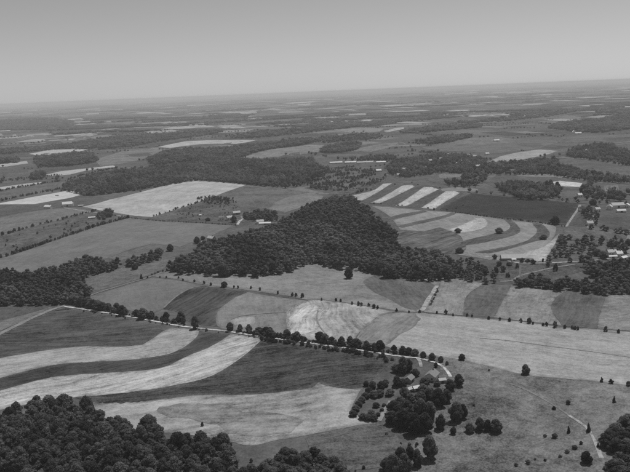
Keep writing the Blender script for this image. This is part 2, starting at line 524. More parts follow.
F_('crop_field', 58, [(262, 339), (300, 345), (330, 349), (358, 353), (397, 359), (385, 368), (372, 380), (361, 390), (333, 387), (318, 383), (308, 389), (252, 394.5), (201, 395), (150, 401), (110, 404), (76, 398), (114, 394), (160, 388), (201, 380), (226, 368), (248, 352)],
   rows=0.85, mott=0.55, big=0.35, row_w=1.8, ang=0.12, label='wide dark row crop field left of the farmstead')
F_('meadow', 132, [(90, 402), (150, 401), (201, 395), (252, 394.5), (308, 389), (318, 383), (333, 387), (361, 390), (350, 412), (376, 423), (351, 426.5), (325, 431.5), (300, 436.5), (272, 441), (252, 446), (226, 441), (201, 437), (175, 433), (140, 432), (100, 420)],
   rows=0.5, mott=0.3, big=0.5, row_w=7, ang=0.15, label='mottled mown meadow with sweeping swaths left of the orchard')
F_('meadow', 125, [(160, 408), (185, 404), (230, 407), (245, 413), (270, 414), (300, 420), (290, 432), (255, 436), (225, 430), (195, 422), (168, 416)], level=2, rows=0.5, mott=0.3, big=0.5, row_w=7, wob=4, ang=-0.1,
   label='darker unmown middle of the mottled meadow')
F_('grass_patch', 84, [(305, 438), (328, 432), (351, 427), (380, 423), (396, 436), (402, 452), (385, 466), (345, 470), (318, 462)], level=2, rows=0.4, mott=0.5, big=0.5, ang=0.2,
   label='dark rough grass below the mottled meadow')
# middle distance, left
F_('hay_field', 110, [(-30, 264), (0, 258.5), (41, 245.5), (81, 231.5), (130, 218), (160, 221), (188, 222.5), (234, 225.5), (222, 231), (211, 236), (200, 240), (180, 247), (153, 244), (132, 249), (107, 258), (84, 262), (60, 271), (0, 275), (-30, 278)],
   rows=0.15, mott=0.2, big=0.2, label='broad smooth grey field left of the main wood')
F_('rough_pasture', 84, [(-30, 264), (0, 258), (41, 245), (81, 231), (130, 217.5), (122, 213.5), (97, 212), (84, 215), (64, 220), (25, 229.5), (-30, 246)], rows=0.2, mott=0.5, big=0.5, label='dark bushy pasture between two hedges on the left')
F_('crop_field', 106, [(-30, 224), (0, 217.5), (48, 209.5), (70, 208), (95, 211.5), (84, 214.5), (64, 219.5), (25, 229), (0, 236), (-30, 245)], rows=0.2, label='grey field below the white farm on the left')
F_('stubble_field', 168, [(-10, 205), (15, 200.5), (45, 195), (70, 190.2), (85, 190), (85, 194), (70, 198), (50, 201.5), (34, 204.2), (5, 204.5)], rows=0.15, mott=0.2, big=0.15, label='bright stubble field behind the white farm')
F_('crop_field', 80, [(-10, 215), (0, 206), (34, 205), (60, 202.5), (85, 196), (100, 196), (110, 200), (82, 206), (48, 208.5), (0, 216)], rows=0.2, label='dark land around the white farm')
F_('stubble_field', 150, [(-20, 190), (0, 187.3), (20, 184.5), (42, 182), (40, 183.8), (15, 187.8), (-20, 193)], rows=0.1, label='thin pale strip at the left edge')
F_('crop_field', 92, [(-20, 194), (15, 188.5), (45, 183.5), (64, 182), (62, 188), (30, 194), (0, 199), (-20, 203)], rows=0.2, label='grey strip between hedges at the left edge')
F_('stubble_field', 152, [(45, 175), (60, 171.5), (90, 168), (113, 165.5), (117, 167), (85, 171), (70, 174.6), (55, 176)], rows=0.1, label='pale strip right of the small trees on the left')
F_('stubble_field', 146, [(-10, 166), (10, 163), (27, 161), (28, 163.5), (8, 166.5), (-8, 168)], rows=0.1, label='pale patch at the left edge beside the dark oblong wood')
F_('stubble_field', 152, [(29, 154), (50, 150), (75, 149), (88, 149.5), (80, 151.5), (50, 154.5), (38, 156.5)], rows=0.1, label='pale field behind the dark oblong wood')
F_('stubble_field', 148, [(82, 207), (110, 199.5), (160, 187), (193, 179.5), (215, 182), (248, 184.5), (232, 190), (215, 196.5), (190, 205), (168, 212), (152, 217), (135, 216), (100, 210.5)],
   rows=0.2, mott=0.2, big=0.3, label='large bright field below the long dark wood')
F_('crop_field', 93, [(248, 185), (290, 187), (310, 192), (325, 196), (318, 201), (300, 208), (285, 213), (262, 208), (240, 206), (218, 197.5), (232, 190.5)], rows=0.2, mott=0.35, big=0.4, label='grey field right of the large bright field')
F_('hay_field', 112, [(275, 203), (290, 196), (312, 192.5), (325, 196.5), (318, 201), (300, 208), (287, 212), (268, 209)], level=2, rows=0.2, wob=1.5, label='lighter corner of the grey field beside the main wood')
F_('rough_pasture', 80, [(152, 217), (168, 212), (190, 205), (216, 197), (240, 206), (262, 208), (270, 213), (258, 222), (234, 224.5), (188, 222), (160, 220.5)], rows=0.2, mott=0.6, big=0.6, label='dark scrubby pasture by the roadside farms')
F_('crop_field', 84, [(214, 237), (236, 226), (244, 221.5), (262, 222.5), (270, 226), (258, 229), (236, 236), (222, 240)], rows=0.2, label='small dark field against the main wood')
F_('meadow', 100, [(85, 277), (100, 271), (125, 266), (150, 259.5), (168, 256), (176, 258), (168, 266), (150, 275), (125, 283), (96, 291), (88, 286)], rows=0.2, mott=0.4, label='grey meadow between the lane and the left hand wood')
F_('meadow', 96, [(108, 258), (132, 250), (153, 245), (165, 246), (165, 252), (150, 255), (130, 258), (118, 261)], rows=0.2, mott=0.4, label='small meadow behind the left hand wood')
F_('scrub_land', 82, [(285, 186), (300, 176), (320, 168), (350, 164), (390, 172), (383, 183), (362, 192), (345, 195), (330, 194), (312, 191)], rows=0.1, mott=0.7, big=0.8, label='scrubby common in the centre beyond the main wood')
F_('scrub_land', 108, [(288, 190), (300, 187), (318, 186), (332, 187), (338, 191), (325, 195), (305, 192)], level=2, rows=0.1, mott=0.4, wob=3, label='light grass corner of the scrubby common')
# contour strips, centre right
F_('crop_field', 76, [(357, 201), (372, 194), (383, 184), (400, 182), (430, 185.5), (462, 190), (466, 194), (450, 209.5), (425, 209), (396, 207), (372, 204)], rows=0.3, ang=1.1, label='dark block of the striped fields in the centre')
F_('stubble_strip', 140, [(353, 195.5), (366, 192.5), (375, 190), (383, 184), (393, 183), (384, 188.5), (362, 200.5), (357, 200)], level=2, rows=0.3, label='first pale stripe, at the tip of the main wood')
F_('stubble_strip', 152, [(370, 203), (380, 203.3), (398, 195), (415, 187), (412, 184.7), (402, 185.8)], level=2, rows=0.3, label='second pale stripe of the striped fields')
F_('stubble_strip', 156, [(395, 206), (406, 206.3), (422, 198), (439, 189.5), (432, 187.3), (424, 187)], level=2, rows=0.3, label='third pale stripe of the striped fields')
F_('stubble_strip', 158, [(421, 208), (434, 209.3), (447, 201), (460, 193), (455, 191.4), (447, 190.5)], level=2, rows=0.3, label='fourth pale stripe of the striped fields')
F_('stubble_field', 124, [(371, 206), (398, 208), (422, 210.5), (449, 212), (470, 214.5), (497, 218.5), (520, 221.5), (551, 225), (556, 231), (548, 246), (538, 262), (500, 261), (478, 258), (465, 256), (450, 252), (433, 232), (400, 230), (390, 217)],
   rows=0.2, mott=0.25, big=0.25, label='curving pale field above the long barn')
F_('crop_strip', 82, [(388, 218.5), (400, 214.5), (424, 210.5), (428, 212), (405, 217), (393, 220.5)], level=2, label='thin dark stripe nearest the main wood')
F_('crop_strip', 84, [(396, 226.5), (420, 221), (444, 215.5), (452, 212.5), (456, 214), (440, 219.5), (420, 224), (403, 228)], level=2, label='thin dark stripe above the furrowed field')
F_('ploughed_field', 88, [(398, 231), (420, 232.5), (440, 227.5), (449, 230.5), (460, 236), (465, 243), (466, 250), (455, 254), (440, 253), (420, 251), (403, 249), (395, 240)], level=2, rows=0.7, ang=0.75, row_w=6, label='furrowed dark field beside the tip of the main wood')
F_('stubble_field', 152, [(450, 229.5), (463, 224.5), (476, 218.5), (482, 217.5), (488, 222), (484, 228), (470, 232), (456, 233)], level=2, rows=0.2, label='bright triangle of stubble inside the curving field')
F_('crop_strip', 78, [(462, 242), (480, 237), (495, 233.5), (506, 231), (510, 226), (504, 219.5), (511, 220.5), (519, 227), (519, 233), (501, 239), (480, 243.5), (463, 246)], level=2, rows=0.4, mott=0.45, label='inner dark curved stripe above the long barn')
F_('crop_strip', 76, [(474, 252.5), (497, 248.5), (519, 243.5), (532, 237.5), (537, 230.5), (532, 223), (541, 224), (549, 231), (548, 238), (530, 243), (510, 249), (490, 253.5)], level=2, rows=0.4, mott=0.45, label='outer dark curved stripe above the long barn')
F_('hay_field', 142, [(524, 253.5), (545, 246), (556, 236), (560, 233), (556, 242), (545, 261.5), (526, 260.5)], level=2, rows=0.2, label='pale wedge right of the long barn')
F_('crop_field', 44, [(440, 209), (452, 202), (471, 193.2), (497, 196), (530, 198.5), (562, 202.5), (580, 203.5), (576, 212), (566, 225), (551, 223.5), (520, 219.5), (497, 217.5), (459, 212.8), (447, 211.5)], rows=0.15, mott=0.25, big=0.3, level=3,
   label='large very dark field beyond the curving strips')
# right
F_('crop_field', 66, [(579, 213), (593, 215), (590, 221), (585, 227), (569, 225.5)], rows=0.3, label='small dark field between two farm lanes')
F_('crop_field', 90, [(564, 228), (590, 229), (625, 234), (625, 243.5), (606, 246), (590, 243), (563, 239)], rows=0.4, mott=0.4, ang=1.4, label='grey field above the orchard')
F_('crop_field', 76, [(603, 214), (630, 216), (660, 222), (650, 233), (625, 231), (597, 226)], rows=0.3, label='dark field below the white farm on the right')
F_('pasture', 72, [(605, 247.5), (627, 247), (627, 256.5), (612, 257)], rows=0.2, mott=0.5, label='dark paddock behind the small houses on the right')
F_('pasture', 76, [(500, 264), (545, 263.5), (590, 262), (585, 270), (560, 276), (530, 275), (512, 282), (495, 279), (492, 268)], rows=0.1, mott=0.6, big=0.5, label='dark pasture below the long barn')
F_('stubble_field', 134, [(489, 161.5), (500, 156.5), (520, 152), (540, 149.5), (558, 151), (540, 156.5), (515, 161), (496, 163)], rows=0.15, label='pale wedge field beyond the village')
F_('crop_field', 82, [(482, 182), (500, 174), (545, 174.5), (588, 179), (584, 189), (560, 190), (520, 190), (498, 188)], rows=0.2, label='dark field with pale strips beyond the grove')
F_('stubble_strip', 118, [(515, 174.5), (545, 174), (587, 178.3), (585, 180.5), (550, 177), (518, 176.3)], level=2, label='thin grey strip along the wood on the right')
F_('stubble_strip', 168, [(547, 182.5), (560, 181), (582, 183.3), (580, 187.3), (560, 186.3), (549, 185)], level=2, label='bright short strip on the right')
F_('hay_field', 112, [(604, 186), (618, 185), (619, 190), (605, 191.5)], level=2, label='small grey patch near the right edge')
F_('crop_field', 85, [(585, 181), (625, 181), (640, 186), (640, 200), (620, 200), (583, 197)], label='dark land near the right edge')
F_('stubble_field', 118, [(441, 189), (456, 187), (478, 189.3), (478, 192.2), (462, 191.5), (442, 191)], level=2, label='grey strip at the end of the striped fields')
F_('stubble_field', 112, [(438, 175), (446, 172.8), (460, 174), (468, 176), (456, 177.5), (440, 178)], level=2, label='grey patch in front of the village')
F_('crop_field', 84, [(425, 180), (440, 172), (480, 173), (480, 178), (465, 184), (440, 184)], label='dark field in front of the village')
F_('hay_field', 98, [(420, 148), (450, 143), (480, 138), (530, 139), (560, 142), (540, 148), (500, 153), (470, 152), (440, 151)], rows=0.15, label='grey open slope beyond the village')
F_('hay_field', 108, [(448, 143), (470, 138), (500, 137), (520, 140), (500, 145), (470, 145)], level=2, wob=3, label='lighter hump on the open slope')
F_('hay_field', 96, [(560, 138), (590, 135), (640, 134), (640, 146), (600, 141), (575, 143)], rows=0.15, label='grey slope below the far white farm')
F_('crop_field', 88, [(555, 160), (580, 157), (640, 166), (640, 173), (600, 176), (560, 167)], rows=0.15, label='dark field between the woods on the right')
F_('stubble_strip', 142, [(384, 131), (395, 128.3), (404, 127.3), (404, 129), (386, 132.5)], label='bright sliver in the far centre')
F_('hay_field', 112, [(349, 151.5), (365, 147), (385, 143.5), (398, 142.5), (395, 146), (372, 152)], label='grey wedge right of the oval wood')
F_('hay_field', 114, [(298, 149), (315, 146), (322, 148), (318, 152), (300, 155)], label='grey field left of the oval wood')
F_('hay_field', 116, [(243, 157), (262, 151.5), (280, 148.3), (310, 144.5), (326, 145), (300, 152), (280, 156), (262, 158.5)], label='grey field between the two dark woods')
F_('stubble_field', 150, [(158, 147), (185, 141.5), (220, 140), (257, 140.3), (236, 144), (200, 144.3), (170, 148)], label='long pale strip above the dark wood')
F_('stubble_field', 142, [(158, 130), (185, 125.5), (203, 122.5), (208, 127), (190, 128.5), (170, 129.5)], label='pale far field left of centre')
F_('stubble_field', 140, [(239, 113), (256, 111.3), (257, 113.3), (243, 114.3)], label='small pale far field')
F_('hay_field', 110, [(95, 160), (120, 152), (150, 149), (165, 150), (150, 157), (120, 164), (100, 166)], label='grey field between woods on the left')
F_('hay_field', 120, [(330, 130), (350, 128.5), (384, 128.5), (380, 131.5), (350, 133)], label='grey far field in the centre')
F_('hay_field', 132, [(72, 136), (85, 133.8), (98, 134.5), (85, 137.5), (76, 138)], label='pale far field on the left')
F_('hay_field', 128, [(25, 135), (42, 133.3), (55, 134), (42, 136), (28, 136.3)], label='thin pale far strip on the left')

# far patchwork, 4 to 16 km away
for i in range(520):
    d = 4200 * math.exp(rng.random() * 1.9)
    a = math.radians(rng.uniform(-27, 27))
    cx, cy = d * math.sin(a), d * math.cos(a)
    pp = project(cx, cy, th(cx, cy))
    L = rng.uniform(110, 330) * (0.7 + d / 9000); W = rng.uniform(70, 190) * (0.7 + d / 9000)
    ro = rng.choice([0.25, 0.31, -0.1, 0.4]) + rng.choice([0, math.pi / 2])
    ca, sa = math.cos(ro), math.sin(ro)
    poly = [(cx + ca * u * L - sa * v * W, cy + sa * u * L + ca * v * W) for u, v in ((-.5, -.5), (.5, -.42), (.46, .5), (-.5, .44))]
    tone = rng.choice([80, 95, 110, 125, 140, 155, 170, 180])
    o = sheet('far_field', poly, 1 + (i % 3), field_mat(lin(tone), round(ro, 1), 0.1, 0.2, 0.25), 3.0)
    tag(o, kind='structure')

for i in range(120):
    d = 1750 * math.exp(rng.random() * 0.95)
    a = math.radians(rng.uniform(-25, 25))
    cx, cy = d * math.sin(a), d * math.cos(a)
    L = rng.uniform(120, 260); W = rng.uniform(70, 160)
    ro = 0.3 + rng.choice([0, math.pi / 2]) + rng.normal(0, 0.05)
    ca, sa = math.cos(ro), math.sin(ro)
    poly = [(cx + ca * u * L - sa * v * W, cy + sa * u * L + ca * v * W) for u, v in ((-.5, -.5), (.5, -.45), (.47, .5), (-.5, .46))]
    tone = rng.choice([80, 88, 96, 104, 112, 122])
    o = sheet('middle_field', poly, 0, field_mat(lin(tone), round(ro, 1), 0.15, 0.3, 0.3), 2.0)
    tag(o, kind='structure')

# ------------------------------------------------------------------ roads, lanes and tracks
ribbon('farm_road', 205, [(64, 306.5), (85, 309.6), (105, 312.8), (125, 316), (157, 321.8), (183, 326.5), (226, 331.3), (262, 336.8), (300, 341.8), (330, 346), (358, 350), (397, 356), (409, 357.6)], 2.5, label='white farm road running along the tree row')
ribbon('lane', 140, [(-40, 352), (0, 334), (25, 321.5), (51, 310), (65, 305.8)], 5.0, label='pale lane at the left edge')
ribbon('lane', 132, [(65, 305.8), (81, 300), (97, 293), (127, 284), (152, 276.3), (168, 270)], 3.2, label='lane climbing from the road towards the main wood')
ribbon('driveway', 212, [(409, 357.6), (417, 358), (430, 361), (440, 365), (447, 371), (450.5, 377)], 2.3, label='white curved driveway above the farmhouse')
ribbon('driveway', 170, [(417, 358.2), (420, 362), (421, 367)], 2.2, 5, label='short spur of the white driveway')
ribbon('track', 136, [(510, 384), (526, 390), (554, 405.5), (569, 415.6), (586, 427)], 1.5, label='faint upper track across the pasture')
ribbon('track', 172, [(569, 415.6), (586, 427), (592, 436), (597, 446), (602, 459)], 2.0, 5, label='bright lower track across the pasture')
ribbon('track', 170, [(437.5, 286), (434, 291), (430, 297), (426, 304), (422, 311)], 4.0, 5, label='bright track beside the dark rounded patch')
ribbon('track', 150, [(379, 421), (384, 412), (391, 401)], 3.0, label='pale track beside the farm orchard')
ribbon('lane', 175, [(485, 256.5), (498, 258.5), (520, 263), (551, 263), (570, 262), (590, 261), (612, 258.5)], 3.2, label='pale road past the long barn')
ribbon('track', 140, [(575, 264.5), (554, 267.7), (535, 272), (520, 276), (511, 281), (500, 281.5)], 3.0, label='track through the pasture below the long barn')
ribbon('track', 110, [(520, 276), (520, 270), (521, 265)], 2.4, 5, label='short track down from the long barn')
ribbon('lane', 160, [(580, 205), (578, 209.5), (572, 218), (566, 227)], 3.6, label='pale lane left of the small dark field')
ribbon('lane', 140, [(594, 212), (592, 218), (588, 228)], 4.0, label='pale lane right of the small dark field')
ribbon('lane', 120, [(476, 192.3), (500, 195), (530, 197.5), (562, 201.8), (595, 204), (640, 207)], 5.0, 5, label='lane above the very dark field')
ribbon('lane', 135, [(631, 230), (628, 242), (628, 257), (612, 258.5)], 4.0, label='lane at the right edge')
ribbon('driveway', 190, [(237, 225), (240, 221), (244, 218.5), (241, 217)], 4.5, label='white driveway by the roadside farms')
ribbon('lane', 90, [(130, 217.6), (160, 220.8), (205, 223), (236, 225)], 4.0, label='dark lane towards the roadside farms')
ribbon('lane', 165, [(64, 208), (72, 209.2), (82, 211), (97, 213), (130, 217.6)], 4.0, label='pale lane from the white farm')

# swath edges, headlands and furrows that show as thin lines
ribbon('headland', 148, [(480, 338.5), (510, 341), (555, 347), (600, 353), (640, 359)], 1.4, label='thin dark line across the long hay field')
ribbon('headland', 138, [(318, 310), (317, 318), (320, 327), (330, 339)], 1.2, 5, label='thin dark line in the mown field with curved swaths')
ribbon('headland', 114, [(231, 320), (240, 316.5), (256, 314.5), (287, 312.5)], 1.3, 5, label='thin dark line across the grey stubble field')
ribbon('headland', 172, [(198, 334), (192, 341), (180, 349.5), (165, 355), (140, 358.6)], 1.3, 5, label='bright edge of the upper pale contour strip')
ribbon('headland', 176, [(261, 340), (247, 353), (226, 368), (203, 379), (165, 387)], 1.2, 5, label='bright edge of the lower pale contour strip')
ribbon('headland', 132, [(164, 308), (175, 297.6), (188, 289.8), (201, 286.4), (220, 287.6)], 2.0, 5, label='pale headland round the dark ploughed field')
ribbon('headland', 150, [(288, 330), (287, 313), (296, 306), (310, 301)], 1.4, 5, label='pale edge of the mown field with curved swaths')
ribbon('track', 108, [(313, 440), (330, 437.5), (345, 434), (357, 431.5)], 1.6, 5, label='short pale track in the dark rough grass')

# ------------------------------------------------------------------ trees
import bmesh
def ico(sub):
    bm = bmesh.new(); bmesh.ops.create_icosphere(bm, subdivisions=sub, radius=1.0)
    V = np.array([v.co[:] for v in bm.verts]); F = np.array([[v.index for v in f.verts] for f in bm.faces])
    bm.free(); return V, F
ICO1, ICO2 = ico(1), ico(2)

def join(parts):
    Vs, Fs, k = [], [], 0
    for V, F in parts:
        Vs.append(V); Fs.append(F + k); k += len(V)
    return np.vstack(Vs), np.vstack(Fs)

def cards(r, pts, nrm, size, spread=0.9):
    """leaf sprays: little quads at pts, turned roughly along nrm"""
    n = len(pts)
    N = nrm + r.normal(0, spread, (n, 3)) * 0.6
    N /= np.linalg.norm(N, axis=1, keepdims=True) + 1e-9
    A = np.cross(N, r.normal(0, 1, (n, 3))); A /= np.linalg.norm(A, axis=1, keepdims=True) + 1e-9
    B = np.cross(N, A)
    s = size * r.uniform(0.6, 1.3, (n, 1)); s2 = s * r.uniform(0.5, 0.9, (n, 1))
    V = np.stack([pts - A * s, pts - B * s2, pts + A * s, pts + B * s2], 1).reshape(-1, 3)
    i = np.arange(n) * 4
    F = np.vstack([np.stack([i, i + 1, i + 2], 1), np.stack([i, i + 2, i + 3], 1)])
    return V, F

def crown_geo(seed, nl, ncard, csize, core, H=12.0, R=4.6, z0=0.5, shape='broad', core_k=0.88):
    r = np.random.default_rng(seed)
    zc = (H + z0) / 2; rz = (H - z0) / 2
    lobes = []
    for i in range(nl):
        if shape == 'cone':
            t = (i + 0.5) / nl
            rad = R * (1.05 - t) * 0.75 + 0.25
            c = np.array([r.normal(0, R * 0.12), r.normal(0, R * 0.12), z0 + t * (H - z0) * 0.93])
            lobes.append((c, rad, (H - z0) / nl * 0.95)); continue
        rad = R * r.uniform(0.30, 0.48)
        t = (i + r.uniform(0.2, 0.8)) / nl                 # from the low skirt to the top
        prof = np.interp(t, [0, 0.3, 0.65, 1.0], [0.62, 0.95, 0.85, 0.3])
        rr = max(0.0, R * prof - rad * 0.75) * r.uniform(0.75, 1.12)
        a = i * 2.4 + r.uniform(-.5, .5)
        c = np.array([math.cos(a) * rr, math.sin(a) * rr, z0 + rad * 0.7 + t * (H - z0 - rad * 1.6)])
        lobes.append((c, rad, rad * r.uniform(0.75, 0.95)))
    parts = []
    V0, F0 = core
    for c, ra, rb in lobes:
        w = 1 + r.normal(0, 0.09, (len(V0), 1))
        parts.append((V0 * np.array([ra, ra, rb]) * core_k * w + c, F0))
    if ncard:
        per = np.array([l[1] ** 2 for l in lobes]); per = per / per.sum()
        pts, nr = [], []
        for (c, ra, rb), p in zip(lobes, per):
            k = int(ncard * p * 1.6) + 1
            u = r.normal(0, 1, (k, 3)); u /= np.linalg.norm(u, axis=1, keepdims=True)
            q = c + u * np.array([ra, ra, rb]) * r.uniform(0.86, 1.14, (k, 1))
            keep = np.ones(k, bool)
            for (c2, a2, b2) in lobes:
                if c2 is c: continue
                keep &= (((q - c2) / np.array([a2, a2, b2])) ** 2).sum(1) > 0.72
            pts.append(q[keep]); nr.append(u[keep])
        pts = np.vstack(pts); nr = np.vstack(nr)
        parts.append(cards(r, pts, nr, csize))
    V, F = join(parts)
    V[:, 2] = np.maximum(V[:, 2], z0 * 0.5)
    return V, F

def tube(p, q, r0, r1, n=6):
    p = np.array(p, float); q = np.array(q, float); d = q - p; d /= np.linalg.norm(d)
    a = np.cross(d, [0.3, 0.9, 0.2]); a /= np.linalg.norm(a); b = np.cross(d, a)
    t = np.arange(n) / n * 2 * math.pi
    ring = np.outer(np.cos(t), a) + np.outer(np.sin(t), b)
    V = np.vstack([p + ring * r0, q + ring * r1, [q]])
    j = np.arange(n); jn = (j + 1) % n
    F = np.vstack([np.stack([j, jn, n + jn], 1), np.stack([j, n + jn, n + j], 1), np.stack([n + j, n + jn, np.full(n, 2 * n)], 1)])
    return V, F

def trunk_geo(seed, H=12.0, fork=3.2, R=4.6):
    r = np.random.default_rng(seed)
    parts = [tube((0, 0, -0.5), (0, 0, 0.6), 0.42, 0.3, 8), tube((0, 0, 0.6), (r.normal(0, .15), r.normal(0, .15), fork), 0.3, 0.24, 8)]
    top = parts[-1][0][-1]
    for k in range(5):
        a = k * 2 * math.pi / 5 + r.uniform(-.4, .4)
        q = top + np.array([math.cos(a) * R * 0.5, math.sin(a) * R * 0.5, r.uniform(2.2, 4.2)])
        parts.append(tube(top, q, 0.17, 0.06, 5))
    parts.append(tube(top, top + np.array([0, 0, H * 0.45]), 0.2, 0.06, 6))
    return join(parts)

NB = 10
CROWNS, TRUNKS, MIDS, FARS, NEARM = [], [], [], [], []
for k in range(NB):
    nl = 15 + k % 5
    V, F = crown_geo(100 + k, nl, 2100, 0.50, ICO2)
    CROWNS.append(mesh_np('crown', V, F, M_LEAF))
    V, F = trunk_geo(300 + k)
    TRUNKS.append(mesh_np('trunk', V, F, M_BARK))
    NEARM.append(crown_geo(100 + k, nl, 420, 0.8, ICO1))
    V, F = crown_geo(500 + k, 7, 60, 0.8, ICO1, core_k=1.0)
    MIDS.append(join([(V, F), tube((0, 0, -0.5), (0, 0, 3.5), 0.35, 0.25, 3)]))
    r_ = np.random.default_rng(700 + k)
    V0, F0 = ICO1
    V = V0 * np.array([3.6, 3.6, 4.3]) * (1 + r_.normal(0, 0.2, (len(V0), 1))) + np.array([0, 0, 5.6])
    c0 = r_.normal(0, 1, (34, 3)); c0[:, 2] = np.abs(c0[:, 2]); c0 /= np.linalg.norm(c0, axis=1, keepdims=True)
    FARS.append(join([(V, F0), cards(r_, c0 * np.array([4.2, 4.2, 5.2]) * r_.uniform(0.75, 1.2, (34, 1)) + np.array([0, 0, 5.6]), c0, 1.3, 1.6)]))
VFARS = []
for k in range(NB):
    r_ = np.random.default_rng(1700 + k)
    V0, F0 = ICO1
    V = V0 * np.array([3.7, 3.7, 4.4]) * (1 + r_.normal(0, 0.2, (len(V0), 1))) + np.array([0, 0, 5.6])
    c0 = r_.normal(0, 1, (13, 3)); c0[:, 2] = np.abs(c0[:, 2]); c0 /= np.linalg.norm(c0, axis=1, keepdims=True)
    VFARS.append(join([(V, F0), cards(r_, c0 * np.array([4.4, 4.4, 5.4]) + np.array([0, 0, 5.6]), c0, 1.7, 1.6)]))
CEDARS = [mesh_np('crown', *crown_geo(900 + k, 7, 700, 0.28, ICO1, H=6.0, R=1.5, z0=0.3, shape='cone'), M_LEAF) for k in range(4)]
CEDTR = mesh_np('trunk', *tube((0, 0, -0.3), (0, 0, 4.5), 0.14, 0.04, 6), M_BARK)
SHRUBS = [mesh_np('shrub', *crown_geo(1000 + k, 6, 420, 0.30, ICO1, H=3.2, R=1.9, z0=0.05), M_LEAF) for k in range(6)]
SHRUBG = [crown_geo(1000 + k, 4, 50, 0.5, ICO1, H=3.2, R=1.9, z0=0.05) for k in range(6)]

ITEMS = []      # every tree and bush: dict(kind,x,y,h,w,cont,force)
CONT = {}       # container -> (name of the mass, label of the mass, label of one, group)
def container(key, mass, mass_label, one_label, group):
    CONT[key] = (mass, mass_label, one_label, group)

def add(kind, x, y, h, w, cont=None, force=False, label=None, far=False):
    ITEMS.append(dict(kind=kind, x=x, y=y, h=h, w=w, cont=cont, force=force, label=label))

def pxm(x, y):       # metres per photo pixel at a ground point
    return math.sqrt(x * x + y * y + CAM_H ** 2) / FPX

def scatter(key, px, spacing=8.0, h=(9, 14), wk=0.85, zoff=6.0, keep=1.0, kind='broad', clump=0.0):
    poly = np.array(P(px, zoff))
    d = float(np.hypot(*poly.mean(0)))
    s = spacing * d / 2000.0 if d > 2000 else spacing
    x0, y0 = poly.min(0); x1, y1 = poly.max(0)
    n = 0
    row = 0
    y = y0
    while y < y1:
        xs = np.arange(x0 + (row % 2) * s / 2, x1, s)
        if len(xs):
            Q = np.column_stack([xs + rng.uniform(-.38, .38, len(xs)) * s, y + rng.uniform(-.38, .38, len(xs)) * s])
            Q = Q[inside(Q, poly)]
            for q in Q:
                if keep < 1 and rng.random() > keep: continue
                if clump and mnoise.noise(Vector((q[0] / (s * 4), q[1] / (s * 4), 3.3))) < clump - 0.5: continue
                hh = rng.uniform(*h) * (rng.uniform(0.62, 1.08) if kind == 'broad' else 1)
                add(kind, q[0], q[1], hh, max(hh * wk * rng.uniform(0.75, 1.3), s * 1.1 if kind == 'broad' and keep == 1 else s * 0.9 if kind == 'broad' and s > 12 else 0), key)
                n += 1
        y += s * 0.87; row += 1
    return n

def along(key, px, step, h, wk=0.8, jit=1.5, kind='broad', keep=1.0, force=False):
    pts = [np.array(p) for p in P(px)]
    for p, q in zip(pts[:-1], pts[1:]):
        L = np.hypot(*(q - p)); k = max(1, int(L / step))
        for i in range(k):
            if rng.random() > keep: continue
            w = p + (q - p) * (i + rng.uniform(0.1, 0.9)) / k + rng.normal(0, jit, 2)
            hh = rng.uniform(*h)
            add(kind, w[0], w[1], hh, hh * wk * rng.uniform(0.8, 1.25), key, force)

def lone(kind, px, py, hp, wp, label, cont=None):
    """base pixel, height and width in photo pixels -> metres at that distance"""
    x, y = U(px, py); m = pxm(x, y)
    ce = math.hypot(x, y) / math.hypot(x, y, CAM_H)
    se = CAM_H / math.hypot(x, y, CAM_H); w = wp * m      # the crown is seen partly from above
    add(kind, x, y, max((hp * m - 0.7 * w * se) / ce, 0.72 * w), w, cont, True, label)

# --- woods
container('w1', 'wood', 'dense wood filling the lower left corner', 'leafy tree crowded in the lower left wood', 'trees of the lower left wood')
scatter('w1', [(-30, 415), (0, 408), (25, 403), (46, 394), (64, 398), (72, 403), (84, 403), (107, 416), (117, 415), (132, 424), (150, 422), (165, 435), (193, 436), (211, 434), (224, 443), (236, 450), (244, 462), (256, 470), (262, 500), (100, 520), (35, 500), (22, 472), (8, 462), (-30, 460)], 7.2, (9, 14), 0.72, 7)
container('w1b', 'thicket', 'loose thicket at the bottom edge beside the dense wood', 'tree in the loose thicket on the bottom edge', 'trees of the bottom edge thicket')
scatter('w1b', [(240, 462), (262, 464), (275, 455), (282, 447), (292, 449), (300, 460), (308, 449), (322, 448), (334, 462), (350, 470), (352, 500), (250, 500)], 7.5, (7, 12), 0.8, 5)
container('w2', 'wood', 'dark wood in the corner of lane and road on the left', 'tree in the dark wood beside the lane on the left', 'trees of the left hand wood')
scatter('w2', [(-30, 272), (0, 269), (25, 271), (50, 269), (70, 263), (82, 256), (95, 259), (115, 263), (140, 257), (153, 251), (160, 248), (160, 255), (140, 261), (125, 263), (108, 267), (85, 274), (80, 279), (92, 288), (85, 294), (72, 297), (50, 301), (20, 300), (-30, 300)], 8.0, (9, 14), 0.8, 6)
container('w3', 'wood', 'main dark wood in the middle of the picture', 'tree on the near edge of the main dark wood', 'trees of the main wood')
scatter('w3', [(169, 264), (178, 258), (196, 250), (205, 243), (216, 239), (234, 236), (252, 230), (262, 227), (277, 222), (292, 215), (304, 207), (317, 201), (333, 197.5), (351, 196.5), (358, 203), (367, 206), (376, 219), (389, 224), (395, 229), (395, 240), (399, 247), (412, 252), (420, 248), (428, 253), (437, 251), (448, 258), (450, 273), (442, 275), (409, 273), (386, 270), (364, 265), (338, 262), (308, 257), (303, 260), (290, 266), (264, 271), (239, 270), (214, 269), (170, 267)], 9.2, (12, 16), 0.85, 8)
container('w3b', 'wood_strip', 'strip of trees joining the main wood to the right hand woods', 'tree in the strip right of the main wood', 'trees of the joining strip')
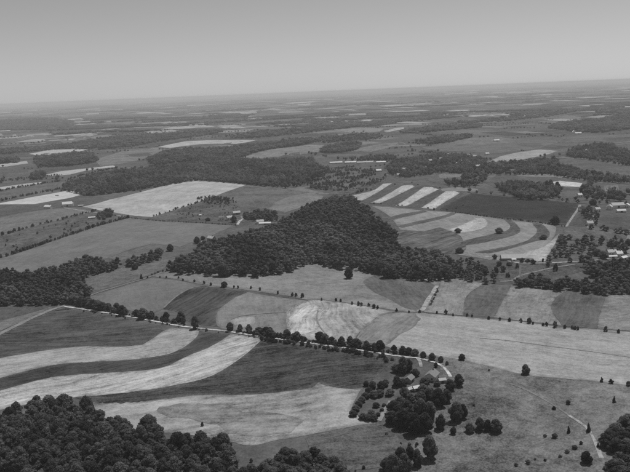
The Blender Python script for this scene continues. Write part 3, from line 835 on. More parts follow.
scatter('w3b', [(448, 258), (467, 258), (479, 261), (487, 268), (499, 271), (497, 280), (479, 279), (450, 275)], 8.6, (7, 12), 0.85, 5, keep=0.85)
container('w4', 'wood', 'band of woods under the right hand farms', 'tree in the woods under the right hand farms', 'trees of the right hand woods')
scatter('w4', [(512, 281), (533, 275), (544, 280), (564, 277), (576, 280), (593, 278), (610, 280), (640, 274), (660, 275), (660, 291), (604, 290), (564, 287), (536, 283), (514, 283)], 8.0, (8, 12), 0.9, 5)
scatter('w4', [(584, 264), (590, 260), (612, 261), (640, 259), (660, 260), (660, 278), (610, 276), (588, 271)], 8.0, (9, 14), 0.9, 6)
container('wr', 'wood', 'clump of big trees at the lower right edge', 'tree in the clump at the lower right edge', 'trees of the lower right clump')
scatter('wr', [(606, 441), (612, 426), (622, 415), (640, 408), (680, 408), (680, 520), (610, 520), (606, 480), (611, 465), (616, 452), (607, 447)], 7.6, (9, 13), 0.85, 6)
container('or', 'orchard', 'rows of orchard trees above the right hand woods', 'round tree in the orchard right of the long barn', 'orchard trees')
def orchard():
    for i in range(5):
        for j in range(6):
            if rng.random() < 0.12: continue
            u, v = i / 4.0, j / 5.0
            a = (549 + 12 * v, 262 - 22 * v); b = (590 + 3 * v, 262 - 21 * v)
            px, py = a[0] + (b[0] - a[0]) * u, a[1] + (b[1] - a[1]) * u
            x, y = U(px, py); h = rng.uniform(6, 10)
            add('broad', x + rng.normal(0, 1.8), y + rng.normal(0, 3), h, h * rng.uniform(1.0, 1.4), 'or')
orchard()
WOODS = [
 ('long dark wood stretching across the left middle distance', [(62, 188), (66, 184), (84, 176), (107, 172), (160, 167), (200, 160), (226, 158), (252, 160), (285, 159), (312, 158), (318, 165), (300, 172), (285, 176), (268, 184), (247, 182.5), (214, 179.5), (196, 178.5), (169, 183), (150, 185.5), (114, 191), (86, 193.5)], 10.2, 1.0),
 ('upper dark wood behind the long wood', [(148, 158), (165, 151), (190, 148), (226, 147.5), (260, 144), (287, 139.5), (312, 138), (312, 141.5), (280, 146.5), (255, 151), (240, 156), (226, 158), (175, 161), (150, 165)], 9.0, 1.0),
 ('rough bushy wood edge beside the grey field', [(262, 184), (285, 176), (300, 172), (318, 166), (330, 168), (318, 176), (300, 184), (285, 186)], 9.5, 0.6),
 ('dark oblong wood on the left', [(34, 161), (36, 156.5), (50, 155.5), (75, 152.5), (92, 152.5), (98, 159), (92, 161.5), (70, 164.5), (40, 165)], 9.0, 1.0),
 ('small round clump of trees on the left', [(30, 175), (32, 172.5), (40, 171), (45, 173), (43, 177), (33, 178)], 9.0, 1.0),
 ('oval wood standing alone beyond the centre', [(320, 150.5), (325, 146.5), (340, 143), (355, 141.5), (362, 143.5), (358, 148), (340, 151), (325, 152)], 9.0, 1.0),
 ('wooded village right of the centre', [(386, 165), (395, 160), (420, 156.5), (445, 154), (470, 154), (486, 159.5), (487, 166), (480, 172), (470, 179), (462, 178), (464, 172), (440, 170.5), (420, 174), (404, 176), (390, 173)], 9.5, 0.72),
 ('wood running right from the village', [(487, 163), (500, 162), (530, 161.5), (545, 158), (556, 158), (560, 165), (590, 173), (625, 177), (640, 178), (640, 181), (590, 179.5), (550, 173), (520, 172.5), (497, 173), (484, 171)], 9.5, 0.8),
 ('dark wood near the right edge', [(564, 153), (575, 147), (600, 143.5), (625, 149), (645, 151), (645, 164), (620, 163), (600, 159), (575, 156.5)], 9.5, 0.75),
 ('grove above the very dark field', [(496, 184), (510, 182), (530, 183), (545, 185), (561, 188), (560, 193), (545, 197.5), (522, 197), (510, 192), (498, 188)], 8.5, 0.85),
 ('far dark wood behind the white farm', [(548, 127), (560, 122), (590, 119), (640, 112), (645, 126), (620, 129), (600, 131.5), (575, 131)], 10.0, 1.0),
 ('far wood on the open slope', [(416, 141), (440, 135.5), (468, 133.8), (472, 136), (450, 141), (430, 143)], 9.5, 1.0),
 ('far wood band right of the centre', [(398, 132), (420, 128), (440, 125.5), (482, 123.3), (482, 126.3), (450, 129), (420, 132)], 10.0, 1.0),
 ('far wood band at the left edge', [(-20, 150), (30, 147), (60, 144), (75, 142), (95, 138.5), (122, 135), (122, 142), (90, 148), (60, 148), (30, 151), (-20, 155)], 10.0, 0.85),
 ('small wood at the left edge', [(-15, 158), (18, 156.5), (19, 161), (-15, 163.5)], 9.5, 1.0),
 ('hazy wood band far left', [(-20, 121), (30, 119), (70, 120), (76, 124), (50, 130), (20, 129), (-20, 132)], 11.0, 1.0),
 ('far wood band left of the centre', [(98, 139), (130, 135), (160, 133), (200, 130.5), (222, 129), (222, 132), (200, 135.5), (160, 140.5), (130, 146), (98, 149)], 10.0, 0.85),
 ('far wood band in the centre', [(225, 136), (260, 131), (300, 128), (330, 124), (380, 121), (400, 121), (380, 125), (330, 129), (300, 133), (250, 138)], 10.5, 0.8),
 ('far tree belt behind the oval wood', [(300, 140), (330, 136), (360, 133), (385, 134), (380, 137), (350, 140), (320, 142)], 10.0, 0.6),
 ('tree belt in front of the oval wood', [(335, 158), (360, 156), (390, 153), (400, 155), (388, 161), (360, 160)], 10.0, 0.35),
 ('far wood band on the right', [(450, 122), (500, 117), (550, 112), (600, 105), (640, 101), (640, 104), (600, 109), (550, 116), (500, 121)], 11.0, 0.8),
 ('tree belt in front of the village', [(446, 181), (460, 179), (478, 180), (477, 184.5), (462, 185.5), (447, 185)], 9.0, 0.6),
 ('slanting tree belt between village and grove', [(477, 180), (482, 173), (488, 169), (491, 171), (485, 178), (480, 182)], 9.0, 0.7),
 ('tree belt right of the bright short strip', [(583, 188), (587, 180), (592, 180), (591, 190), (585, 195)], 9.0, 0.8),
 ('trees scattered round the houses at the right edge', [(598, 236), (612, 238), (640, 238), (640, 250), (625, 250), (600, 250)], 10.0, 0.22),
 ('row of trees under the wood on the right', [(588, 190), (600, 187), (640, 191), (640, 198), (610, 198), (590, 196)], 9.5, 0.4),
]
for i, (lab, px, sp, kp) in enumerate(WOODS):
    key = 'W%d' % i
    container(key, 'wood', lab, 'tree in the ' + ' '.join(lab.split()[:6]), 'trees of the ' + lab)
    scatter(key, px, sp, (9, 17), 0.72, 6, keep=kp)

# hedgerows and single trees over the open country behind
container('hr', 'hedgerows', 'hedgerows and field trees over the open country beyond the woods', '', '')
for i in range(150):
    d = 1800 * math.exp(rng.random() * 1.25)
    a = math.radians(rng.uniform(-25, 25))
    cx, cy = d * math.sin(a), d * math.cos(a)
    ro = 0.3 + rng.choice([0, 0, math.pi / 2]) + rng.normal(0, 0.07)
    L = rng.uniform(60, 380) * (0.6 + d / 5000); n = int(L / (9 + d * 0.002))
    for k in range(n):
        if mnoise.noise(Vector((k * 0.21, i * 3.7, 0))) < -0.18: continue
        t = (k / n - 0.5) * L
        x, y = cx + math.cos(ro) * t + rng.normal(0, 2.5), cy + math.sin(ro) * t + rng.normal(0, 2.5)
        h = rng.uniform(3, 10)
        add('broad', x, y, h, max(h * 0.95, d * 0.003), 'hr')

# distant woods out to the horizon
container('far', 'distant_woods', 'scattered hazy woods out to the horizon', '', '')
for i in range(78):
    d = 4600 * math.exp(rng.random() * 1.7)
    a = math.radians(rng.uniform(-26, 26))
    cx, cy = d * math.sin(a), d * math.cos(a)
    rx, ry = rng.uniform(120, 520) * (0.6 + d / 9000), rng.uniform(60, 190) * (0.6 + d / 9000)
    s = max(16, d * 0.0055)
    rot = rng.uniform(-0.3, 0.5); ca, sa = math.cos(rot), math.sin(rot)
    n = int(min(200, 3.4 * rx * ry / (s * s)))
    for k in range(n):
        t = rng.uniform(0, 2 * math.pi); q = math.sqrt(rng.random())
        q *= 0.8 + 0.3 * math.sin(3 * t + i) 
        u, v = rx * q * math.cos(t), ry * q * math.sin(t)
        x, y = cx + ca * u - sa * v, cy + sa * u + ca * v
        add('broad', x, y, rng.uniform(9, 15), s * 1.25, 'far')

# --- rows along roads and hedges
container('row', 'tree_row', 'trees filling the gaps of the row along the farm road', 'tree in the row along the white farm road', 'trees along the farm road')
along('row', [(67, 302.5), (85, 306.5), (105, 310), (125, 313.3), (157, 319), (183, 324)], 4.6, (4.5, 11), 0.85, 2.2, keep=0.9, force=True)
along('row', [(236, 331), (252, 333), (268, 335)], 6, (5, 8), 0.85, 1.5, force=True)
along('row', [(272, 336), (300, 340), (330, 344), (358, 347.5), (397, 353)], 4.3, (4, 9.5), 0.85, 2.2, keep=0.9, force=True)
lone('broad', 196, 328.5, 15.5, 7, 'tall dark tree on the farm road below the ploughed field')
lone('broad', 230, 331, 10.5, 7, 'round tree on the farm road at the bright patch of stubble')
lone('broad', 271, 337, 12, 8, 'taller tree where the farm road meets the mown field')
container('rh', 'hedge', 'low hedge along the near side of the farm road', 'low bush along the near side of the farm road', 'roadside bushes')
along('rh', [(262, 340), (300, 345.5), (330, 350), (358, 354), (392, 361)], 2.3, (2.4, 4.4), 1.15, 1.3, 'shrub')
along('rh', [(68, 309), (105, 314.6), (157, 323.4), (200, 329.8), (262, 338.3)], 4.5, (1.4, 2.8), 1.3, 0.7, 'shrub', 0.6)
container('ru', 'undergrowth', 'brush filling in under the row of trees along the farm road', 'brush under the farm road trees', 'roadside brush')
along('ru', [(67, 303.5), (85, 307.3), (105, 310.8), (125, 314.2), (157, 320), (183, 325)], 2.4, (1.5, 4.5), 1.2, 1.2, 'shrub', 0.9)
along('ru', [(236, 331.6), (268, 336), (300, 340.6), (330, 344.7), (358, 348.3), (397, 354)], 2.4, (1.5, 4.5), 1.2, 1.2, 'shrub', 0.9)
container('h1', 'hedge', 'bushes along the fence line across the middle', 'small dark bush on the fence line below the meadow', 'fence line bushes')
for u, v, hp in [(160, 278, 2.5), (166.5, 278, 2.5), (178.5, 278.5, 2.5), (183, 281, 3), (194.5, 282, 3), (204, 284, 3.5), (211, 285.5, 3.5), (234, 288, 3), (238, 288.3, 3), (251, 289, 3.5), (260, 290.5, 3.5), (278, 294, 3.5), (292.5, 296, 4), (296, 296.5, 4), (302.5, 297.5, 5),
                 (321.6, 300.5, 3), (336, 301, 3.5), (340.7, 302, 3.5), (352, 304.5, 3.5), (358.5, 305.5, 5), (361.6, 306, 4), (368.7, 306.5, 4), (374, 308.5, 5), (377.6, 309, 4), (396.7, 311.5, 3.5), (409, 313, 3), (419.6, 313, 3.5), (445.8, 314, 5), (437, 313.5, 3),
                 (453, 316, 3), (467, 316.5, 3.5), (472, 317, 3), (488.6, 319.5, 4), (500, 320.3, 3.5), (509.5, 321.5, 4), (521, 322.5, 4.5), (529.5, 323.5, 6), (533, 324.5, 3), (543, 326, 3.5), (546.4, 326, 4.5), (555, 327.5, 6.5), (565, 328.5, 4), (572, 329, 4), (575, 329.5, 4), (577.8, 330, 4), (605.8, 331.5, 5.5), (618.6, 333, 4)]:
    x, y = U(u, v); m = pxm(x, y)
    add('shrub', x, y, hp * m * 1.05, max(2.6, hp * m * 0.95), 'h1', True)
for u, v in [(141, 278), (147.6, 278), (152, 275.6), (155, 274.6), (158, 273.2), (163, 272), (167, 270.6)]:
    x, y = U(u, v); add('shrub', x, y, 3.0, 2.4, 'h1', True)
container('h2', 'hedge', 'thick hedge along the upper side of the broad grey field', 'bush in the thick hedge above the broad grey field', 'bushes of the thick hedge')
along('h2', [(-10, 262), (0, 258), (41, 245), (81, 231.5), (130, 217.5)], 2.6, (2.5, 6.5), 1.0, 1.6, 'shrub', 0.85)
container('h3', 'hedge', 'broken hedge below the white farm', 'bush in the broken hedge below the white farm', 'bushes of the broken hedge')
along('h3', [(-10, 239), (0, 236), (25, 228.5), (64, 219), (84, 214), (97, 211)], 3.6, (2.5, 6), 1.1, 1.6, 'shrub', 0.75)
container('h2b', 'scrub', 'bushes scattered over the dark pasture on the left', 'bush standing in the dark pasture on the left', 'pasture bushes')
scatter('h2b', [(0, 256), (41, 243), (81, 229), (110, 217), (90, 217), (60, 223), (0, 240)], 9, (2, 4.5), 1.1, 0, 0.1, 'shrub')
container('c4', 'grove', 'clump of trees by the pale lane on the left', 'tree in the clump by the pale lane on the left', 'trees by the pale lane')
scatter('c4', [(95, 217), (99, 212), (106, 209), (112, 209), (112, 215), (102, 218)], 7.5, (6, 9), 0.9, 4)
container('h5', 'hedge', 'dark hedge along the lane to the roadside farms', 'bush in the dark hedge along the lane to the roadside farms', 'lane hedge bushes')
along('h5', [(112, 215.5), (130, 218), (160, 221.3), (205, 223.5), (236, 225.5)], 2.8, (1.2, 3), 1.2, 0.8, 'shrub', 0.8)
container('h6', 'scrub', 'bushes over the scrubby pasture by the roadside farms', 'bush on the scrubby pasture by the roadside farms', 'scrub bushes by the farms')
along('h6', [(152, 217), (170, 211.5), (195, 203.5), (216, 197.5), (236, 203)], 6, (2.5, 5.5), 1.1, 2.5, 'shrub', 0.8)
scatter('h6', [(165, 216), (195, 205), (216, 198), (240, 205), (236, 214), (200, 220)], 8, (1.5, 4), 1.1, 0, 0.3, 'shrub', 0.3)
scatter('h6', [(196, 198), (216, 196), (236, 200), (228, 205), (205, 204)], 7, (3, 5.5), 1.0, 0, 0.8, 'shrub')
container('t6', 'grove', 'grove of big trees round the roadside farms', 'tree in the grove beside the roadside farms', 'trees round the roadside farms')
scatter('t6', [(243, 214), (252, 211), (268, 210), (278, 212), (276, 219), (262, 219), (246, 217)], 8, (8, 12), 0.9, 5, 0.9)
for u, v, hp, wp in [(234, 222.5, 8, 6), (208, 221, 4, 5), (197, 243.5, 8, 7), (203, 240, 5, 5), (170, 251, 8, 7), (160, 254, 6, 7), (152, 257, 6, 6)]:
    lone('broad', u, v, hp, wp, None, 't6' if v < 245 else 'w2')
container('h7', 'hedge', 'dark hedge along the lower edge of the very dark field', 'bush in the hedge below the very dark field', 'bushes below the very dark field')
along('h7', [(452, 212), (470, 214.5), (497, 218), (520, 220.8), (551, 224.8), (566, 227)], 4.2, (2, 4), 1.2, 1.0, 'shrub', 0.9)
lone('broad', 555, 224.5, 9.5, 8.5, 'large round tree at the lower corner of the very dark field')
container('h8', 'tree_row', 'trees dotted along the lane at the right', 'tree beside the lane above the very dark field', 'trees beside the right hand lane')
along('h8', [(466, 191.5), (478, 194), (510, 196.5), (545, 200), (575, 202.5), (605, 204), (640, 206)], 14, (5, 9), 0.95, 3, 'broad', 0.7)
container('h9', 'hedge', 'hedges between the thin strips at the left edge', 'bush in the hedges between the strips at the left edge', 'bushes between the left strips')
for pl in ([(-10, 193.5), (15, 188.3), (45, 183.6), (62, 181)], [(-10, 204), (30, 195), (60, 189)], [(-10, 183), (20, 179), (62, 175)], [(118, 168), (80, 176), (66, 181)]):
    along('h9', pl, 4.5, (3, 7), 1.1, 2.0, 'shrub', 0.85)
for u, v, hp, wp, lab in [(458, 233, 5.5, 7, 'round tree at the bright triangle of stubble'), (499, 233.5, 7, 7.5, 'round dark tree inside the curved dark stripe'), (459.5, 253, 6, 8, 'round tree at the left end of the curving field'),
                          (543.5, 239.5, 4, 7, 'low wide bush on the outer curved stripe'), (349, 278.5, 13, 9, 'lone dense tree standing in front of the main wood'), (224, 287, 7, 7, 'lone tree on the fence above the ploughed field'),
                          (462, 360, 8, 6.5, 'small tree at the left end of the pasture crest'), (526, 374, 11.5, 8.5, 'lone tree on the pasture edge below the hay field'), (135, 269.5, 7, 6, 'lone tree in the meadow by the left hand wood'),
                          (586, 463, 14, 10, 'squat tree in the pasture left of the bright track'),
                          (495.5, 432, 16, 11, 'right hand tree of the four in a row on the pasture'), (488, 431, 13, 8, 'third tree from the left of the row on the pasture'), (480, 430, 15, 9.5, 'second tree from the left of the row on the pasture'), (470, 432, 12, 9, 'left hand tree of the four in a row on the pasture')]:
    lone('broad', u, v, hp, wp, lab)
for u, v, hp, wp, lab in [(601.5, 382, 6, 3, 'thin upright cedar on the pasture edge'), (614, 402.5, 7, 3.4, 'small dark cedar below the pasture edge at the right'), (568.5, 433, 8, 3.2, 'slim cedar left of the pasture track'), (588.5, 432, 10, 4.2, 'taller cedar beside the pasture track'),
                          (598, 447, 5, 3, 'small cedar right of the bright track'), (141.5, 279, 6, 3, 'little cedar on the lane above the smooth grey field')]:
    lone('cedar', u, v, hp, wp, lab)
container('ps', 'scrub', 'low bushes dotted over the pasture', 'low bush on the lower right pasture', 'pasture shrubs')
for u, v, hp, wp in [(611, 383.5, 4.5, 6), (628.5, 386, 5, 6), (568, 404.5, 4.5, 6), (554, 409.5, 3.5, 5), (555, 438, 5, 7), (545, 437, 3, 5), (575, 449, 4, 6.5), (567, 453, 3.5, 6), (581, 444, 3, 5), (528, 464, 4.5, 7), (560, 457, 2.5, 5), (545, 461, 2.5, 4), (489, 371, 2, 3), (474, 406, 2.5, 4), (202.5, 426, 4.5, 4), (516, 466, 3, 5), (535, 460, 2, 4)]:
    x, y = U(u, v); m = pxm(x, y)
    add('shrub', x, y, hp * m * 1.05, wp * m, 'ps', True)
container('cs', 'scrub', 'bushes over the scrubby common in the centre', 'bush on the scrubby common beyond the main wood', 'common bushes')
scatter('cs', [(300, 180), (320, 171), (345, 166), (388, 173), (382, 182), (355, 191), (330, 192), (312, 189)], 7.5, (2.5, 7), 1.15, 0, 0.8, 'shrub', 0.42)
along('cs', [(356, 194), (362, 191), (372, 190.5)], 6, (5, 8), 1.0, 3, 'broad')
container('st', 'hedge', 'bushes along the foot of the striped fields', 'bush at the foot of the striped fields', 'bushes of the striped fields')
for u, v in [(374, 204), (381, 204), (398, 206), (402, 206), (428, 208.5), (434, 210), (447, 210.5), (456, 209), (463, 206), (395, 185), (418, 185), (440, 188), (412, 183)]:
    x, y = U(u, v); add('shrub', x, y, rng.uniform(2.5, 4), rng.uniform(3, 5), 'st', True)
container('bt', 'scrub', 'bushes round the long barn', 'small tree or bush near the long barn', 'bushes by the long barn')
for u, v, hp, wp in [(495, 259, 5, 7), (499, 266, 6, 8), (509, 265.5, 4, 8), (517, 268, 5, 5), (522, 262.5, 5, 6), (533, 264, 5, 7), (548, 267, 6, 5), (555.5, 271, 8, 6), (532, 277, 5, 8), (540, 277.5, 5, 7), (543, 262, 4, 3), (496, 274, 8, 7), (503, 272, 7, 7), (508, 277, 5, 6), (528, 262.5, 4, 5)]:
    x, y = U(u, v); m = pxm(x, y)
    add('shrub', x, y, hp * m, wp * m, 'bt', True)
container('rt', 'grove', 'trees round the white farm near the right edge', 'tree near the white farm at the right edge', 'trees near the right hand farms')
scatter('rt', [(582, 210), (588, 206), (601, 206), (602, 212), (597, 222), (590, 227), (588, 217), (583, 214)], 9, (7, 11), 0.9, 5, 0.8)
along('rt', [(590, 229), (605, 231), (628, 235)], 8, (7, 10), 1.0, 2, 'broad')
along('rt', [(560, 199), (580, 200), (610, 200.5), (635, 203)], 13, (6, 11), 1.0, 4, 'broad')
for u, v, hp, wp in [(547, 189, 9, 5), (551, 188, 9, 5), (557, 189, 8, 5), (583, 194, 10, 7), (612, 246.5, 6, 8), (617, 246.5, 6, 6), (628, 246, 8, 6), (597, 256, 8, 8), (603, 259, 9, 8), (620, 199, 9, 8), (593, 205, 7, 7)]:
    lone('broad', u, v, hp, wp, None, 'rt')
container('tk', 'hedge', 'bushes beside the bright track at the end of the meadow', 'bush beside the bright track at the end of the meadow', 'bushes by the bright track')
along('tk', [(437.5, 290), (435, 297), (430, 306)], 5, (1.5, 3), 1.1, 0.6, 'shrub')
# farm grove
container('fg', 'grove', 'grove round the farmhouse', 'leafy tree in the grove round the near farmhouse', 'farmhouse grove trees')
for u, v, hp, wp in [(409, 354, 9, 8), (415, 355.5, 9, 8), (403, 353.5, 10, 8), (423, 357.5, 8, 6), (432, 360, 9, 7), (441, 362, 7.5, 5.5), (447, 365, 5, 4), (436, 367, 6, 5), (427, 384, 8, 7), (437, 386, 8, 7), (459, 386, 15, 9.5),
                     (403, 373, 20, 12), (396, 372, 11, 9), (409, 371, 15, 10), (415, 376, 10, 9), (397, 386, 13, 11), (403, 386, 10, 9), (404, 398, 14, 12), (411, 402, 12, 10), (424, 386.5, 12, 10), (423, 392, 11, 11), (450, 390, 14, 12), (430, 400, 16, 13), (421, 402, 14, 12),
                     (439, 406, 22, 15), (446, 402, 16, 11), (395, 414, 18, 14), (392, 424, 17, 14), (402, 428, 24, 16), (413, 434, 26, 17), (424, 432, 24, 16), (430, 420, 22, 14), (408, 418, 22, 16), (420, 418, 24, 16), (400, 410, 18, 13),
                     (440, 429, 18, 12), (432, 459, 28, 17), (456, 421, 23, 16), (463, 418, 17, 11), (453, 434, 9, 7), (394, 478, 28, 18), (406, 474, 25, 16), (418, 466, 20, 13), (387, 470, 16, 12), (411, 458, 15, 11), (400, 462, 18, 13)]:
    lone('broad', u, v, hp * 0.97, wp * rng.uniform(0.8, 0.98), None, 'fg')
container('fo', 'orchard', 'farm orchard rows', 'low round tree in the near farm orchard', 'farm orchard trees')
for u, v, hp, wp in [(353, 416, 8, 8.5), (356, 411, 8, 8), (359, 406.5, 8, 8), (362, 402, 8, 8), (366, 398, 8, 8), (369, 393, 8, 7.5), (363, 419, 7.5, 8.5), (368, 420, 8, 9), (374, 420, 7, 8.5), (371, 414, 6, 7), (376, 407, 6, 7), (374, 397, 9, 9), (380, 396, 9, 9), (373, 388, 9, 8), (381, 389, 10, 8), (386, 386, 9, 7), (366, 386, 7, 5.5), (390, 395, 9, 9), (378, 416, 5, 5), (382, 411, 4, 4), (384, 406, 4, 4)]:
    lone('broad', u, v, hp, wp, None, 'fo')
container('bs', 'scrub', 'bushes over the rough ground at the bottom edge', 'bush on the rough ground at the bottom edge', 'bottom edge bushes')
scatter('bs', [(225, 445), (260, 452), (300, 450), (330, 465), (385, 468), (400, 462), (420, 470), (420, 490), (240, 490)], 6, (1.2, 3.2), 1.2, 0, 0.35, 'shrub')
scatter('bs', [(372, 430), (400, 438), (420, 440), (415, 452), (398, 450)], 5, (1.0, 2.4), 1.2, 0, 0.3, 'shrub')

# ------------------------------------------------------------------ buildings
M_WHITE = plain_mat('white_boards', 0.74, 0.12, 0.8)
M_GREYW = plain_mat('weathered_boards', 0.30, 0.3, 0.8)
M_DARKW = plain_mat('dark_boards', 0.10, 0.3, 0.8)
M_TINROOF = plain_mat('pale_metal_roof', 0.50, 0.25, 0.5, 0.6)
M_WHITEROOF = plain_mat('white_roof', 0.72, 0.15, 0.5, 0.6)
M_GREYROOF = plain_mat('grey_shingles', 0.22, 0.3, 1.2)
M_SHINGLE = plain_mat('worn_shingles', 0.24, 0.4, 1.5)
M_DARKROOF = plain_mat('dark_shingles', 0.07, 0.3, 1.2)
M_BRICK = plain_mat('chimney_brick', 0.2, 0.3, 2.0)
M_STONE = plain_mat('foundation_stone', 0.25, 0.3, 2.0)
def glass():
    m, nt, b = new_mat('window_glass'); b.inputs['Base Color'].default_value = (0.02, 0.02, 0.02, 1); b.inputs['Roughness'].default_value = 0.1
    return m
M_GLASS = glass()

def quads(name, parts, mat, parent):
    """parts: list of (verts, quad/tri faces)"""
    V, F = [], []
    for vs_, fs in parts:
        k = len(V); V += [tuple(v) for v in vs_]; F += [tuple(i + k for i in f) for f in fs]
    me = bpy.data.meshes.new(name); me.from_pydata(V, [], F); me.update(); me.materials.append(mat)
    return link(name, me, parent)

BOXF = [(0, 3, 2, 1), (4, 5, 6, 7), (0, 1, 5, 4), (1, 2, 6, 5), (2, 3, 7, 6), (3, 0, 4, 7)]
def box(x0, x1, y0, y1, z0, z1):
    return ([(x0, y0, z0), (x1, y0, z0), (x1, y1, z0), (x0, y1, z0), (x0, y0, z1), (x1, y0, z1), (x1, y1, z1), (x0, y1, z1)], BOXF)

def gable_body(L, W, H, R):
    l, w = L / 2, W / 2
    v = [(-l, -w, -0.8), (l, -w, -0.8), (l, w, -0.8), (-l, w, -0.8), (-l, -w, H), (l, -w, H), (l, w, H), (-l, w, H), (-l, 0, H + R), (l, 0, H + R)]
    f = [(0, 3, 2, 1), (0, 1, 5, 4), (2, 3, 7, 6), (1, 2, 6, 9, 5), (3, 0, 4, 8, 7), (4, 5, 9, 8), (6, 7, 8, 9)]
    return (v, f)

def gable_roof(L, W, H, R, ov=0.5, t=0.18):
    l, w = L / 2 + ov, W / 2 + ov
    sl = R / (W / 2); e = H - ov * sl + 0.03; r = H + R + 0.03
    v = []
    for z in (0, t):
        v += [(-l, -w, e + z), (l, -w, e + z), (l, 0, r + z), (-l, 0, r + z), (l, w, e + z), (-l, w, e + z)]
    f = [(6, 7, 8, 9), (9, 8, 10, 11), (0, 3, 2, 1), (3, 5, 4, 2), (0, 1, 7, 6), (4, 5, 11, 10), (1, 2, 8, 7), (2, 4, 10, 8), (3, 0, 6, 9), (5, 3, 9, 11)]
    return (v, f)

HOUSES = []
def building(name, label, cat, px, py, L, W, H, R, rot, wall, roof, windows=True, chimney=False, wing=None, door='door', vents=0, group=None):
    x, y = U(px, py)
    HOUSES.append((x, y, L))
    e = link(name, None); e.empty_display_size = 0.5
    e.location = (x, y, th(x, y)); e.rotation_euler = (0, 0, rot)
    tag(e, label, cat, group)
    quads('wall', [gable_body(L, W, H, R)], wall, e)
    quads('foundation', [box(-L / 2 - .08, L / 2 + .08, -W / 2 - .08, W / 2 + .08, -1.0, 0.35)], M_STONE, e)
    rf = quads('roof', [gable_roof(L, W, H, R)], roof, e)
    if chimney:
        quads('chimney', [box(L * 0.22, L * 0.22 + 0.8, -0.4, 0.4, H + R * 0.5, H + R + 1.3)], M_BRICK, rf)
    for k in range(vents):
        xx = -L / 2 + (k + 0.5) * L / vents
        quads('roof_vent', [box(xx - .4, xx + .4, -.35, .35, H + R - 0.2, H + R + 0.7)], roof, rf)
    w2 = W / 2
    if windows:
        n = max(2, int(L / 3.2)); fl = 2 if H > 4.4 else 1
        for s in (-1, 1):
            for k in range(n):
                cx = -L / 2 + (k + 0.5) * L / n
                for q in range(fl):
                    z = 1.0 + q * 2.6
                    if q == 0 and s < 0 and k == n // 2: continue
                    wi = quads('window', [box(cx - .62, cx + .62, s * w2 - .03 if s > 0 else -w2 - .06, s * w2 + .06 if s > 0 else -w2 + .03, z - .1, z + 1.5)], M_WHITE, e)
                    quads('pane', [box(cx - .5, cx + .5, w2 + .05 if s > 0 else -w2 - .075, w2 + .075 if s > 0 else -w2 - .05, z, z + 1.4)], M_GLASS, wi)
        for s in (-1, 1):
            for q in range(fl):
                for cy in (-W * 0.22, W * 0.22):
                    z = 1.0 + q * 2.6; xx = s * L / 2
                    wi = quads('window', [box(min(xx - s * .03, xx + s * .06), max(xx - s * .03, xx + s * .06), cy - .62, cy + .62, z - .1, z + 1.5)], M_WHITE, e)
                    quads('pane', [box(min(xx + s * .05, xx + s * .075), max(xx + s * .05, xx + s * .075), cy - .5, cy + .5, z, z + 1.4)], M_GLASS, wi)
        quads('door', [box(-.55 + (L / n) * ((n // 2) + .5) - L / 2, .55 + (L / n) * ((n // 2) + .5) - L / 2, -w2 - .07, -w2 + .03, 0.1, 2.25)], M_DARKW, e)
    else:
        dw = min(3.4, L * 0.3)
        quads('barn_door', [box(-dw / 2, dw / 2, -w2 - .09, -w2 + .03, 0.0, min(H * .85, 3.4))], M_DARKW, e)
        quads('barn_door', [box(L / 2 - .03, L / 2 + .09, -dw / 2, dw / 2, 0.0, min(H * .85, 3.4))], M_DARKW, e)
    if wing:
        wl, ww, wh, wr, ox = wing
        v, f = gable_body(wl, ww, wh, wr); g, gf = gable_roof(wl, ww, wh, wr, 0.4)
        mv = lambda vv: [(ox + b, -w2 - wl / 2 + 0.3 + a, c) for a, b, c in vv]
        rv = lambda fs: [tuple(reversed(q)) for q in fs]
        quads('wing', [(mv(v), rv(f))], wall, e)
        quads('wing_roof', [(mv(g), rv(gf))], roof, e)
    return e

R_ = math.radians
# near farmstead
building('farmhouse', 'two storey white farmhouse with broad pale roof inside the curved driveway', 'house', 432, 378.8, 9.5, 7.2, 3.4, 2.3, R_(62), M_WHITE, M_SHINGLE, True, True)
building('barn', 'small grey barn with light roof left of the near farmhouse', 'barn', 409.5, 381.5, 6.5, 4.6, 2.6, 1.7, R_(60), M_GREYW, M_SHINGLE, False)
building('shed', 'white shed among the trees below the near farmhouse', 'shed', 416, 390.5, 4.0, 3.0, 2.4, 1.0, R_(20), M_WHITE, M_WHITEROOF, False)
building('shed', 'smaller pale shed left of the white shed in the farm grove', 'shed', 409.5, 391.5, 3.4, 2.8, 2.2, 0.9, R_(40), M_WHITE, M_TINROOF, False)
building('shed', 'low pale shed right of the near farmhouse', 'shed', 442, 382.5, 4.5, 3.2, 2.3, 0.9, R_(10), M_GREYW, M_TINROOF, False)
# long barn
building('barn', 'long low barn with a pale roof at the foot of the curving field', 'barn', 513, 259.5, 27, 10, 2.8, 3.2, R_(-4), M_GREYW, M_TINROOF, False, vents=0)
building('shed', 'white front shed against the long barn', 'shed', 513.8, 261.3, 4.2, 3, 2.6, 0.8, R_(-4), M_WHITE, M_WHITEROOF, False)
building('barn', 'small grey shed right of the long barn by the pale road', 'shed', 529, 261.8, 8, 5, 2.6, 1.6, R_(-25), M_GREYW, M_GREYROOF, False)
